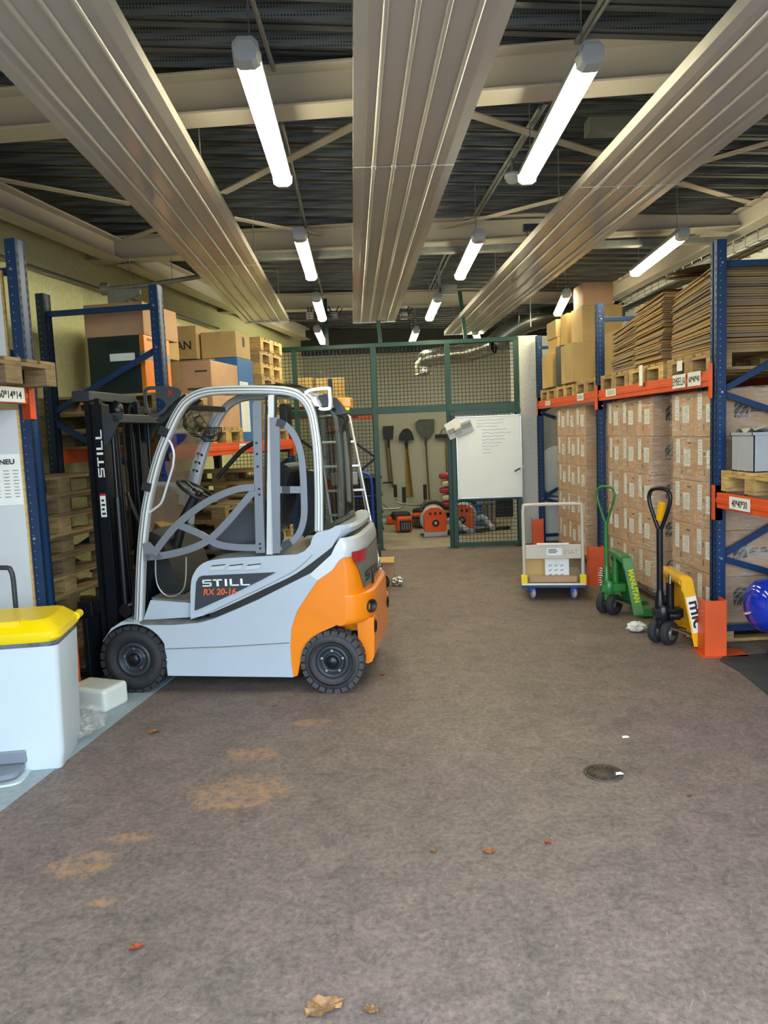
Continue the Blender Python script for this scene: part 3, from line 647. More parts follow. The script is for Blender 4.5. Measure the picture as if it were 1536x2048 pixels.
# windscreen and rear window
ws = [p for p in loop if p[1] > .92 and p[0] > .9]
mb = MB(); mb.grid([[(s+.012, -.15, z+.008) for s, z in ws], [(s+.03, -.5, z+.012) for s, z in ws], [(s+.012, -(WID-.15), z+.008) for s, z in ws]]); mb.build('windscreen', 'tinted_glass', FL)
rw = []
D5 = [(.115, 0), (.13, .28), (.16, .5), (.22, .74), (.32, .92), (.45, .99), (WID/2, 1)]; D5 = D5+[(WID-d, k) for d, k in reversed(D5[:-1])]
for z, s_, e in ((1.045, .038, .12), (1.2, .028, .11), (1.4, .024, .105), (1.6, .026, .105), (1.75, .032, .105), (1.84, .045, .105)): rw.append([(s_-e*k, -d, z+(.048*k if z < 1.1 else -.01*k if z > 1.8 else 0)) for d, k in D5])
MB().grid(rw).build('rear_window', 'dark_glass', FL)
mb = MB(); mb.tube([Vector(p) for p in rw[0]], .010, 6); mb.tube([Vector(r[0])+Vector((-.003, 0, 0)) for r in rw], .008, 6); mb.tube([Vector(r[-1])+Vector((-.003, 0, 0)) for r in rw], .008, 6); mb.tube([Vector(p) for p in rw[-1]], .009, 6); mb.tube([Vector(r[6])*1 for r in rw], .004, 6) if False else None; mb.build('window_seal', 'black_plastic', FL)
hdr = [[(s, y, z) for s, y, z in rw[-1]], [(s+.02, y, z+.05) for s, y, z in rw[-1]], [(s+.07+(.03 if abs(y+WID/2) < .4 else 0), y, z+.105) for s, y, z in rw[-1]]]
MB().grid(hdr).build('rear_header', 'silver_frame', FL)
# half-door made of flat grey bars
gt = 'gate_paint'
post = [(.437, 1.87), (.425, 1.895), (.385, 1.895), (.378, 1.88), (.400, 1.40), (.412, .920), (.472, .920), (.455, 1.40)]
mb = MB(); fprism(mb, post, .062, .078); mb.build('gate_post', gt, FL, bevel=.003)
for z in (1.56, 1.48, 1.63, 1.335, 1.30, .95, .98): MB().cyl((.425 if z > 1 else .44, -.058, z), (.425 if z > 1 else .44, -.064, z), .008, 8).build('bolt', 'ink', FL)
mb = MB(); fprism(mb, [(.337, 1.93), (.300, 1.93), (.366, .905), (.408, .905)], .085, .115); mb.build('door_pillar', 'silver_frame', FL, bevel=.006)
mb = MB(); fprism(mb, [(.357, 1.92), (.347, 1.92), (.418, .91), (.428, .91)], .08, .10); fprism(mb, [(.292, 1.92), (.284, 1.92), (.352, .91), (.362, .91)], .08, .10); mb.build('door_seal', 'black_plastic', FL)
mb = MB(); fprism(mb, [(.332, 1.787), (.270, 1.787), (.266, 1.775), (.310, .915), (.358, .915)], .062, .078); mb.build('gate_post', gt, FL, bevel=.003)
mb = MB(); fstrip(mb, spline([(.45, 1.347), (.58, 1.337), (.74, 1.281), (.872, 1.206), (1.0, 1.11), (1.107, .999), (1.165, .925)], 5), .047, .062, .076); mb.build('gate_bar', gt, FL, bevel=.003)
mb = MB(); fstrip(mb, spline([(1.232, .908), (1.077, .920), (.902, .960), (.770, 1.022), (.652, 1.125), (.546, 1.235), (.462, 1.322)], 5), .048, .0625, .0765); fprism(mb, [(1.232, .884), (1.236, 1.00), (1.19, 1.01), (1.10, .90)], .0625, .0765); mb.build('gate_bar', gt, FL, bevel=.003)
mb = MB(); fstrip(mb, spline([(1.0, 1.124), (.84, 1.052), (.73, .984), (.60, .960), (.45, .953)], 5), .046, .063, .077); mb.build('gate_bar', gt, FL, bevel=.003)
dl = spline([(.30, 1.762), (.24, 1.738), (.18, 1.67), (.145, 1.56), (.136, 1.45), (.136, 1.285), (.143, 1.15), (.175, 1.05), (.235, .985), (.33, .945)], 6)
mb = MB(); fstrip(mb, dl, .044, .066, .080); mb.build('gate_hoop', 'gate_paint', FL, bevel=.003)
mb = MB(); fstrip(mb, [(.30, 1.325), (.14, 1.320)], .046, .067, .081); mb.build('gate_bar', gt, FL, bevel=.003)
for pa in ([(.288, 1.757), (.262, 1.748), (.235, 1.733)], [(.275, 1.324), (.225, 1.322)], [(.30, .955), (.265, .970), (.235, .986)]): mb = MB(); fstrip(mb, pa, .050, .060, .083); mb.build('hinge_sleeve', 'dark_paint', FL, bevel=.003)
MB().tube(spline([(1.164, -.09, .90), (1.17, -.09, .745), (1.135, -.09, .665), (1.076, -.09, .638), (1.0, -.09, .67), (.968, -.09, .745), (.953, -.09, .90)], 5), .0055, 8).build('wire_hoop', 'galv', FL)
MB().tube([(1.045, -.105, 1.70), (1.008, -.10, 1.65), (.994, -.10, 1.60), (.992, -.10, 1.57), (1.005, -.10, 1.50), (1.085, -.10, 1.295), (1.10, -.10, 1.265), (1.12, -.10, 1.245), (1.19, -.105, 1.20)], .0085, 8).build('grab_handle', 'silver_frame', FL)
for (a, b) in (((1.062, 1.70), (1.035, 1.755)), ((1.198, 1.345), (1.182, 1.40))): mb = MB(); mb.bar((a[0], -.11, a[1]), (b[0], -.11, b[1]), .076, .085, (0, 1, 0)) if False else mb.bar((a[0], -.112, a[1]), (b[0], -.112, b[1]), .07, .066, (1, 0, 0)); mb.build('hose_clamp', 'black_plastic', FL, bevel=.004)
# seat, steering wheel, levers
st = empty('seat', (.55, -.54, .89)); st.parent = FL
mb = MB(); mb.b2((-.10, -.23, 0), (.34, .23, .10)); mb.build('seat_cushion', 'seat_fabric', st, bevel=.04, seg=3)
mb = MB(); mb.prism([(-.02, .08), (.30, .02), (.30, .10), (.15, .20), (.05, .33), (-.06, .33)], lambda s, z: (s, -.24, z), lambda s, z: (s, .24, z)); mb.build('seat_side', 'seat_fabric', st, bevel=.02)
mb = MB(); mb.prism([(-.14, .10), (-.03, .10), (-.16, .56), (-.21, .60), (-.27, .56)], lambda s, z: (s, -.2, z), lambda s, z: (s, .2, z)); mb.build('backrest', 'black_plastic', st, bevel=.05, seg=3)
mb = MB(); mb.b2((-.1, .10, .0), (.25, .22, .02)); mb.build('seat_rail', 'mast_paint', st)
sw = empty('steering_wheel', (1.0, -.50, 1.30)); sw.parent = FL
ax = Vector((-.55, 0, .83)).normalized(); u = Vector((0, 1, 0)); v = ax.cross(u)
MB().tube([u*.15*math.cos(2*PI*k/28)+v*.15*math.sin(2*PI*k/28) for k in range(28)], .013, 8, True).build('wheel_rim', 'black_plastic', sw)
mb = MB(); mb.cyl(-ax*.03, ax*.02, .04, 16)
for a in (0, 2.1, 4.2): mb.bar((0, 0, 0), u*.15*math.cos(a)+v*.15*math.sin(a), .03, .012, ax)
mb.build('wheel_hub', 'black_plastic', sw); MB().tube([(0, 0, 0), (.12, 0, -.2), (.22, 0, -.5)], .035, 12).build('steering_column', 'black_plastic', sw)
MB().lathe([(0, .0), (.012, 0), (.018, .03), (.012, .05), (0, .052)], u*.13+v*.05, ax, 12).build('steering_knob', 'black_plastic', sw)
MB().tube(spline([(.66, -.93, 1.64), (.78, -.93, 1.58), (.90, -.93, 1.47), (1.0, -.93, 1.37)], 5), .018, 8).build('air_hose', 'black_plastic', FL)
mb = MB(); mb.b2((.28, -.45, 1.73), (.335, -.33, 1.88)); mb.build('control_unit', 'black_plastic', FL, bevel=.008)
mb = MB(); fprism(mb, [(.30, .92), (.34, 1.25), (.28, 1.42), (.17, 1.40), (.2, 1.0)], .72, .82); mb.build('armrest', 'black_plastic', FL, bevel=.03, seg=3)
# mirrors and beacon
mp = spline([(.115, 1.885), (.10, 1.935), (.06, 1.952), (-.04, 1.957), (-.052, 1.94), (-.05, 1.84), (-.03, 1.828), (.01, 1.83), (.035, 1.86), (.045, 1.905)], 4)
mr = empty('rear_mirror', (0, 0, 0)); mr.parent = FL
mb = MB(); fstrip(mb, mp, .020, .12, .16); mb.build('mirror_bracket', 'silver_frame', mr, bevel=.004)
mb = MB(); fprism(mb, [(.03, 1.915), (-.03, 1.925), (-.04, 1.85), (.015, 1.838)], .15, .21); mb.build('mirror_body', 'dark_paint', mr, bevel=.012)
bc = empty('beacon', (0, 0, 0)); bc.parent = FL
mb = MB(); fprism(mb, [(-.015, 1.915), (-.065, 1.90), (-.135, 1.80), (-.07, 1.79), (.0, 1.84)], .30, .42); mb.build('lamp_housing', 'dark_paint', bc, bevel=.012)
mb = MB(); mb.b2((-.15, -.46, 1.835), (-.055, -.34, 1.905)); mb.build('amber_lens', 'amber', bc, bevel=.012)
mb = MB(); mb.b2((-.14, -.339, 1.82), (-.09, -.336, 1.838)); mb.build('yellow_label', 'text_yellow', bc)
MB().tube(spline([(-.04, -.42, 1.79), (-.09, -.42, 1.77), (-.10, -.42, 1.70), (-.115, -.42, 1.5)], 4), .006, 6).build('lamp_cable', 'black_plastic', bc)
fm = empty('front_mirror', (0, 0, 0)); fm.parent = FL
A = spline([(.90, 1.97), (.97, 2.002), (1.05, 2.006), (1.128, 2.0), (1.138, 1.92), (1.12, 1.85), (1.075, 1.835), (1.02, 1.86), (.985, 1.90)], 4, True)
mb = MB(); fstrip(mb, A+[A[0]], .022, .045, .055); fprism(mb, [(.90, 1.975), (.96, 2.003), (1.06, 2.006), (1.07, 1.95), (1.02, 1.93), (.99, 1.88)], .046, .054); mb.build('mirror_bracket', 'dark_paint', fm, bevel=.002)
mb = MB(); fprism(mb, [(.895, 1.965), (.95, 1.93), (1.05, 1.85), (1.10, 1.80), (1.06, 1.78), (.95, 1.87), (.87, 1.925)], .10, .34); mb.build('mirror_body', 'black_plastic', fm, bevel=.015)
text('mirror_lettering', 'X', .05, (.985, -.0445, 1.955), (-1, 0, 0), (0, 0, 1), 'red', fm, 1, .001)
# mast
mst = empty('mast', (0, 0, 0)); mst.parent = FL
for d0, d1, sg in ((.20, .31, 1), (WID-.31, WID-.20, -1)):
    mb = MB(); mb.b2((1.515, -d0-.012, .08), (1.605, -d0, 1.93)) if sg > 0 else mb.b2((1.515, -d1, .08), (1.605, -d1+.012, 1.93))
    mb.b2((1.585, -d1, .08), (1.605, -d0, 1.93)); mb.b2((1.515, -d1, .08), (1.533, -d0, 1.93)); mb.build('outer_channel', 'mast_paint', mst, bevel=.003)
    mb = MB(); dd = d0+.03 if sg > 0 else d1-.06; mb.b2((1.54, -dd-.045, .12), (1.58, -dd, 1.97)); mb.b2((1.60, -dd-.045, .12), (1.655, -dd, 1.96)); mb.build('inner_channel', 'mast_paint', mst, bevel=.003)
    mb = MB(); dd = d0+.05 if sg > 0 else d1-.05; mb.cyl((1.475, -dd, .2), (1.475, -dd, 1.30), .027, 14); mb.cyl((1.475, -dd, 1.30), (1.475, -dd, 1.86), .014, 12); mb.build('lift_cylinder', 'mast_paint', mst)
    mb = MB(); fprism(mb, [(1.53, 1.86), (1.53, 1.66), (1.49, 1.66), (1.39, 1.82), (1.37, 1.87)], d0 if sg > 0 else d1-.02, d0+.02 if sg > 0 else d1); mb.build('gusset', 'dark_paint', mst, bevel=.003)
    mb = MB(); mb.cyl((1.46, -d0+(.0 if sg > 0 else -.1), .52), (1.46, -d0-.1 if sg > 0 else -d1, .52), .045, 16); mb.build('tilt_pivot', 'mast_paint', mst)
for lo_, hi_ in (((1.39, -(WID-.2), 1.80), (1.45, -.2, 1.86)), ((1.58, -(WID-.18), 1.955), (1.70, -.18, 2.02)), ((1.40, -(WID-.25), .30), (1.46, -.25, .38))): mb = MB(); mb.b2(lo_, hi_); mb.build('mast_cross_bar', 'dark_paint', mst, bevel=.006)
mb = MB(); fprism(mb, [(1.70, 1.955), (1.70, 2.02), (1.64, 2.025), (1.60, 2.0), (1.59, 1.95)], .17, .20); mb.build('cross_bar_end', 'dark_paint', mst, bevel=.006)
for d in (.48, .60): mb = MB(); [mb.box((1.635, -d, .5+.045*k), (.016, .024 if k % 2 else .014, .040)) for k in range(32)]; mb.build('lift_chain', 'iron', mst)
MB().lathe([(.07, -.02), (.075, 0), (.07, .02), (0, .02)], (1.60, -.54, 1.90), (0, 1, 0), 20).build('chain_pulley', 'mast_paint', mst)
for d in (.40, .44, .68): MB().tube(spline([(1.50, -d, .4), (1.52, -d, 1.2), (1.53, -d, 1.75), (1.57, -d, 1.84), (1.60, -d, 1.7), (1.6, -d, .9)], 5), .010, 6).build('hydraulic_hose', 'black_plastic', mst)
MB().tube(spline([(1.36, -.6, .55), (1.40, -.5, .95), (1.47, -.45, 1.22), (1.52, -.5, 1.30), (1.50, -.6, 1.1)], 5), .014, 8).build('hydraulic_hose', 'black_plastic', mst)
# vertical lettering reads upwards on the near mast channel
block_word('mast_lettering', 'STILL', (1.590, -.1995+.0, 1.44), (0, 0, 1), (1, 0, 0), .062, .05, .010, 'text_white', mst) if False else None
def vword(o, h, wl, gap):
    mb = MB(); c = 0
    for ch in 'STILL':
        wd = wl*(.5 if ch == 'I' else 1)
        for (a, b, d, e) in BLK[ch]:
            f = lambda u, v, k: (o[0]-v*h, o[1]+k, o[2]+c+u*wd); mb.prism([(a, b), (d, b), (d, e), (a, e)], lambda u, v: f(1-u if False else u, 1-v if True else v, 0), lambda u, v: f(u, 1-v, .0012))
        c += wd+gap
    return mb
vw = MB(); c = 0
for ch in 'STILL':
    wd = .062*(.5 if ch == 'I' else 1)
    for (a, b, d, e) in BLK[ch]:          # text runs up (z), letter tops point to the front of the truck (+x = picture left)
        vw.prism([(a, b), (d, b), (d, e), (a, e)], lambda u, v: (1.528+.045*v, -.1995, 1.44+c+u*wd), lambda u, v: (1.528+.045*v, -.1985, 1.44+c+u*wd))
    c += wd+.010
vw.build('mast_lettering', 'text_white', mst)
mb = MB(); mb.b2((1.535, -.1995, 1.17), (1.575, -.1985, 1.33)); mb.build('warning_label', 'sticker', mst)
mb = MB(); mb.b2((1.535, -.1984, 1.315), (1.575, -.1978, 1.33)); mb.build('label_stripe', 'red', mst)
mb = MB(); 
for k in range(4): mb.b2((1.541+.006*(k % 2), -.1984, 1.185+.03*k), (1.567, -.1978, 1.200+.03*k))
mb.build('label_print', 'ink', mst)
# fork carriage
cr = empty('fork_carriage', (0, 0, 0)); cr.parent = FL
mb = MB(); mb.b2((1.665, -.98, .10), (1.70, -.06, .50)); mb.b2((1.65, -.40, .10), (1.69, -.33, .62)); mb.b2((1.65, -.75, .10), (1.69, -.68, .62)); mb.build('carriage_plate', 'mast_paint', cr, bevel=.004)
mb = MB(); mb.b2((1.655, -.28, .50), (1.76, -.12, .60)); mb.build('valve_block', 'mast_paint', cr, bevel=.006)
for d in (.30, .78): mb = MB(); mb.b2((1.70, -d-.06, .06), (1.74, -d+.06, .52)); mb.prism([(1.70, .035), (2.05, .04), (2.05, .055), (1.74, .08), (1.70, .08)], lambda s, z: (s, -d-.05, z), lambda s, z: (s, -d+.05, z)); mb.build('fork', 'mast_paint', cr, bevel=.004)
# ------------------------------------------------------------------ pallets
PL, PW, PH = 1.2, .8, .144
def make_pallet(ma):
    """x: 1.2 m side, y: 0.8 m side, base at z = 0"""
    t = tag(empty('wooden_pallet'), '', 'pallet'); rnd = random.Random(3)
    for y, wd in ((-.3275, .145), (-.175, .10), (0, .145), (.175, .10), (.3275, .145)): MB().box((0, y, .133), (PL, wd, .022)).build('deck_board', ma, t, bevel=.002, seg=1)
    mb = MB(); [mb.box((x, 0, .111), (.145, PW, .022)) for x in (-.5275, 0, .5275)]; mb.build('cross_board', ma, t)
    me = None
    for x, w_ in ((-.5275, .145), (0, .145), (.5275, .145)):
        for y, wy in ((-.35, .10), (0, .145), (.35, .10)): MB().box((x, y, .061), (w_, wy, .078)).build('block', ma, t, bevel=.002, seg=1)
    for y, wy in ((-.35, .10), (0, .145), (.35, .10)): MB().box((0, y, .011), (PL, wy, .022)).build('bottom_board', ma, t)
    return t
PAL = {}
def pallet(loc, rz, label, ma='pallet_wood', group=None):
    if ma not in PAL: PAL[ma] = make_pallet(ma); o = PAL[ma]; o.location = loc; o.rotation_euler.z = rz; o['label'] = label
    else: o = dup(PAL[ma], loc, rz, label)
    if group: o['group'] = group
    elif 'group' in o.keys(): del o['group']
    return o
# ------------------------------------------------------------------ rack frames and beams
def make_frame(name, loc, rz, sg, depth, H, horiz, diag, label, ma='rack_blue'):
    """front post at the origin, rear post at y = sg*depth; posts .1 wide along x"""
    t = tag(empty(name, loc, rz), label, 'rack frame')
    for k, y in enumerate((0, sg*depth)):
        mb = MB(); mb.b2((-.05, y-.035, .008), (.05, y-.031, H)) ; mb.b2((-.05, y+.031, .008), (.05, y+.035, H)) if False else None
        f = -sg; ys = y+f*.035
        mb.b2((-.05, y+f*.035, .008), (-.018, y+f*.031, H)); mb.b2((.018, y+f*.035, .008), (.05, y+f*.031, H)); mb.b2((-.018, y+f*.024, .008), (.018, y+f*.028, H))
        mb.b2((-.05, y-.035, .008), (-.046, y+.035, H)); mb.b2((.046, y-.035, .008), (.05, y+.035, H))
        mb.b2((-.05, y-f*.035, .008), (-.03, y-f*.031, H)); mb.b2((.03, y-f*.035, .008), (.05, y-f*.031, H))
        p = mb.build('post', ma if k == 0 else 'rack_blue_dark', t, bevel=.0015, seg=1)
        mb = MB(); n = int(H/.05)
        for i in range(2, n):
            z = i*.05
            for x in (-.034, .034): mb.add([(x-.009, y+f*.0356, z+.014), (x+.009, y+f*.0356, z+.014), (x+.005, y+f*.0356, z-.012), (x-.005, y+f*.0356, z-.012)], [(0, 1, 2, 3)])
        mb.build('slot_pattern', 'slot_dark', p)['kind'] = 'stuff'
        mb = MB()
        for i in range(1, n):
            z = i*.05+.02
            for x in (-.0506, .0506): mb.add([(x, y+.006, z-.004), (x, y+.014, z-.004), (x, y+.014, z+.004), (x, y+.006, z+.004)], [(0, 1, 2, 3)])
        mb.build('hole_pattern', 'galv', p)['kind'] = 'stuff'
        mb = MB(); mb.b2((-.07, y-.06, 0), (.07, y+.06, .008)); mb.build('foot_plate', ma, t)
    for z in horiz: mb = MB(); mb.bar((0, 0, z), (0, sg*depth, z), .03, .045); mb.build('cross_brace', ma, t, bevel=.003)
    for z0, z1 in diag: mb = MB(); mb.bar((0, 0, z0), (0, sg*depth, z1), .03, .045); mb.build('diagonal_brace', ma, t, bevel=.003)
    for z0 in sorted(set([z for z, _ in diag]+list(horiz))): MB().cyl((-.062, 0, z0), (.062, 0, z0), .009, 8).build('brace_bolt', 'bolt_steel', t)
    return t
def beam(p0, p1, h, label, face, tabs=True):
    """p0, p1: top front edge ends; face: unit vector out of the front face"""
    p0, p1 = Vector(p0), Vector(p1); d = p1-p0; L = d.length; rz = math.atan2(d.y, d.x); t = tag(empty('shelf_beam', p0, rz), label, 'shelf beam')
    fl_ = 1 if (Matrix.Rotation(-rz, 3, 'Z') @ Vector(face)).y > 0 else -1
    mb = MB(); mb.b2((.004, -.045*fl_, -h), (L-.004, 0, 0)); mb.b2((.004, 0, -h*.66), (L-.004, .006*fl_, -h*.34)); mb.build('beam_profile', 'rack_orange', t, bevel=.003)
    if tabs:
        for x in (0, L): mb = MB(); sgn = 1 if x == 0 else -1; mb.b2((x-.003, -.045*fl_, -h-.09), (x+sgn*.003, .008*fl_, .05)); mb.b2((x-sgn*.055, .004*fl_, -h-.09), (x+sgn*.003, .009*fl_, .05)); mb.build('beam_connector', 'rack_orange', t, bevel=.002)
    return t
RX = 2.615
RY = (5.44, 8.06, 10.68)
make_frame('rack_frame', (RX, RY[0], 0), 0 if False else -PI/2, 1, 1.1, 2.90, (2.74, .13), ((1.85, 2.55), (1.85, 1.2), (.66, 1.2), (.66, .13)), 'blue rack upright frame nearest the viewer, beside the yellow pallet truck') if False else None
def rframe(Y, label, sm=False):
    # local x along the aisle (world Y), local y across (world -X)
    return make_frame('rack_frame', (RX, Y, 0), PI/2, -1, 1.1, 2.90, (2.74, .13), ((1.85, 2.42), (1.85, 1.45), (.66, 1.25), (.66, .30)), label)
rframe(RY[0], 'blue rack upright frame nearest the viewer on the pallet truck side')
rframe(RY[1], 'blue rack upright frame behind the green pallet truck')
rframe(RY[2], 'blue rack upright frame beside the white pillar')
for i, (lab) in enumerate(('orange front beam under the flattened cardboard stacks', 'orange front beam under the brown cartons beside the pillar')):
    a = (RX-.037, RY[i]+.052, 2.01); b = (RX-.037, RY[i+1]-.052, 2.01); beam(a, b, .11, lab, (-1, 0, 0)); a = (RX+1.137, a[1], 2.01); b = (RX+1.137, b[1], 2.01); beam(a, b, .11, lab.replace('front', 'rear').replace('under', 'at the back under'), (1, 0, 0))
lowb = beam((RX-.037, 2.7, 1.14), (RX-.037, RY[0]-.052, 1.14), .11, 'orange low shelf beam carrying the pallet with the grey crate', (-1, 0, 0))
beam((RX+1.137, 2.7, 1.14), (RX+1.137, RY[0]-.052, 1.14), .11, 'orange rear shelf beam behind the grey crate', (1, 0, 0))
def blabel(name, Y0, Y1, z0, z1, body, size, label, X=RX-.037-.0075, sx=.6, bold=.0):
    t = tag(empty(name, (X, (Y0+Y1)/2, (z0+z1)/2)), label, 'label'); w_, h_ = abs(Y1-Y0), z1-z0
    if not body:
        MB().box((0, 0, 0), (.0012, w_, h_)).build('label_card', 'sticker', t); mb = MB(); [mb.box((-.001, 0, -.015+.015*k), (.0008, w_*.7, .006)) for k in range(3)]; mb.build('print', 'galv_dull', t); return t
    MB().box((0, 0, 0), (.0012, w_, h_)).build('label_card', 'sticker', t); text('lettering', body, size, (-.001, 0, -size*.36), (0, -1, 0), (0, 0, 1), 'ink', t, sx, bold, 'CENTER')
    return t
blabel('beam_label', 6.12, 5.88, 1.915, 2.02, 'EMBELIA', .088, 'white card lettered EMBELIA on the orange beam', sx=.72)
blabel('beam_label', 5.84, 5.62, 1.915, 2.02, '60*40*40', .06, 'white card with 60*40*40 on the orange beam', sx=.8, bold=.001)
blabel('beam_label', 7.75, 7.45, 1.93, 2.0, '', .05, 'small white card under the far flattened cardboard stack', sx=.9)
blabel('beam_label', 8.75, 8.5, 1.93, 2.01, '', .05, 'small white card on the beam under the big plain carton', sx=.8)
blabel('beam_label', 10.2, 9.95, 1.93, 1.99, '', .04, 'small white card on the beam near the white pillar', sx=.8)
blabel('beam_label', 5.18, 4.90, 1.045, 1.13, '40*40*30', .066, 'white card with 40*40*30 on the low orange beam', sx=.82, bold=.001)
# orange column guards
def guard(loc, rz, label, ma='rack_orange'):
    t = tag(empty('column_guard', loc, rz), label, 'column guard')
    mb = MB(); mb.prism([(-.075, -.09), (.075, -.09), (.075, .06), (.069, .06), (.069, -.084), (-.069, -.084), (-.069, .06), (-.075, .06)], lambda x, y: (x, y, .006), lambda x, y: (x, y, .40)); mb.build('guard_channel', ma, t, bevel=.003)
    mb = MB(); mb.b2((-.10, -.11, 0), (.22, .10, .006)); mb.build('floor_plate', ma, t)
    for z in (.12, .26): MB().lathe([(.010, 0), (.010, .002), (0, .002)], (.0751 if True else 0, -.02, z), (1, 0, 0), 10).build('bolt_hole', 'slot_dark', t)
    return t
g0 = guard((2.49, 5.27, 0), -.10, 'orange steel guard in front of the nearest rack foot by the yellow pallet truck')
guard((2.475, 7.86, 0), -.15, 'orange steel guard behind the green pallet truck')
guard((2.50, 10.48, 0), -.15, 'orange steel guard behind the platform trolley by the white pillar')
# ------------------------------------------------------------------ wrapped pallets of printed cartons
CH = .347
def swoosh(mb, o, xd, h):
    o = Vector(o); x = Vector(xd); z = Vector((0, 0, 1)); n = x.cross(z)
    f0 = lambda a, b: o+x*a*h+z*b*h-n*.0004; f1 = lambda a, b: o+x*a*h+z*b*h+n*.0008
    cut = lambda k, v: (-.62+.36*k+.78*v**1.5)
    for k in range(6):
        A = []; B = []
        for j in range(9):
            v = j/8; lo = max(0, min(.8, cut(k, v)+.07)); hi = max(0, min(.8, cut(k+1, v)-.0)); A.append((lo, v)); B.append((max(lo, hi), v))
        mb.strip(A, B, f0, f1)
def make_carton(w_, d_, ma):
    """x: depth from the aisle (d_), y: along the aisle (w_)"""
    mb = MB(); mb.b2((-d_/2, -w_/2, .001), (d_/2, w_/2, CH-.001)); o = mb.build('carton', ma, bevel=.006)
    X = -d_/2-.001
    mb = MB(); mb.b2((X, .06, .13), (X-.001, .135, CH-.02)); mb.build('label', 'sticker', o); mb = MB(); mb.b2((X, -.13, .11), (X-.001, -.01, .245)); mb.build('label', 'sticker', o)
    mb = MB()
    for k in range(7): mb.b2((X-.0012, .078+.006*(k % 3), .16+.024*k), (X-.0016, .118, .163+.024*k))
    for k in range(6): mb.b2((X-.0012, -.115, .134+.018*k), (X-.0016, -.03-.012*(k % 3), .137+.018*k))
    mb.b2((X, .02, .05), (X-.0008, .035, .10)); mb.b2((X, -.15, .29), (X-.0008, -.08, .30)); mb.b2((X, .025, .20), (X-.0008, .037, .23)); mb.build('print', 'print_brown', o)
    Y = -w_/2-.001; mb = MB(); swoosh(mb, (-.175, Y, .135), (1, 0, 0), .13); mb.build('printed_logo', 'print_brown', o)
    text('printed_name', 'SILGAN', .056, (-.055, Y-.0006, .175), (1, 0, 0), (0, 0, 1), 'print_brown', o, 1.25, .0025)
    mb = MB(); mb.b2((-.26, Y, CH-.03), (.26, Y-.0005, CH-.027)) ; mb.build('tape_seam', 'carton_pale', o)
    return o
CP = None
def carton_stack(X0, Y0, nw, nd, cw, cdp, name, film_label, cols, z0=.144, rows=5, full=False):
    global CP
    for r in range(rows):
        for i in range(nw):
            for j in range(nd):
                if j > 0 and i > 0: continue              # only what the aisle and the near side show
                loc = (X0+cdp/2+j*cdp+random.uniform(-.006, .006), Y0+cw/2+i*cw+random.uniform(-.004, .004), z0+r*CH)
                rk = ORD[r] if r < rows-1 else 'topmost'
                lab = f'{rk} brown carton in the '+(cols[i] if j == 0 else 'rear column')+' of the '+name
                if CP is None:
                    CP = make_carton(cw, cdp, 'carton'); o = CP; o.location = loc; tag(o, lab, 'carton', 'printed cartons in wrapped pallet stacks')
                else: o = dup(CP, loc, 0, lab)
                o['group'] = 'printed cartons in the '+name
    Z1 = z0+rows*CH; e = .012; rnd = random.Random(len(name)); mb = MB()
    x0, x1, y0, y1 = X0-e, X0+nd*cdp+e, Y0-e, Y0+nw*cw+e
    ring = []
    for (a, b) in (((x1, y0), (x0, y0)), ((x0, y0), (x0, y1)), ((x0, y1), (x1, y1))):
        for k in range(12): t_ = k/12; ring.append((a[0]+(b[0]-a[0])*t_, a[1]+(b[1]-a[1])*t_))
    ring.append((x1, y1)); rows_ = []
    for q in range(15):
        z = z0-.05+(Z1-z0+.06)*q/14; rows_.append([(x+rnd.uniform(-.006, .002), y+rnd.uniform(-.003, .002), z+rnd.uniform(-.004, .004)) for x, y in ring])
    mb.grid(rows_); o = mb.build('stretch_wrap', 'stretch_film'); tag(o, film_label, 'plastic wrap')
    return Z1
carton_stack(2.66, 5.52, 2, 2, .41, .58, 'wrapped stack beside the yellow pallet truck', 'clear stretch wrap around the carton stack beside the yellow pallet truck', ('near column', 'far column'))
carton_stack(2.66, 6.76, 3, 2, .41, .58, 'wrapped stack behind the green pallet truck', 'clear stretch wrap around the carton stack behind the green pallet truck', ('near column', 'middle column', 'far column'))
carton_stack(2.66, 8.72, 3, 2, .41, .58, 'farthest wrapped stack beside the platform trolley', 'clear stretch wrap around the farthest carton stack', ('near column', 'middle column', 'far column'))
for Y, lab in ((5.93, 'pallet under the carton stack beside the yellow pallet truck'), (7.395, 'pallet under the carton stack behind the green pallet truck'), (9.34, 'pallet under the farthest wrapped carton stack')):
    pallet((3.24, Y, 0), 0 if Y < 6 else PI/2 if Y > 9 else PI/2, lab, 'pallet_wood')
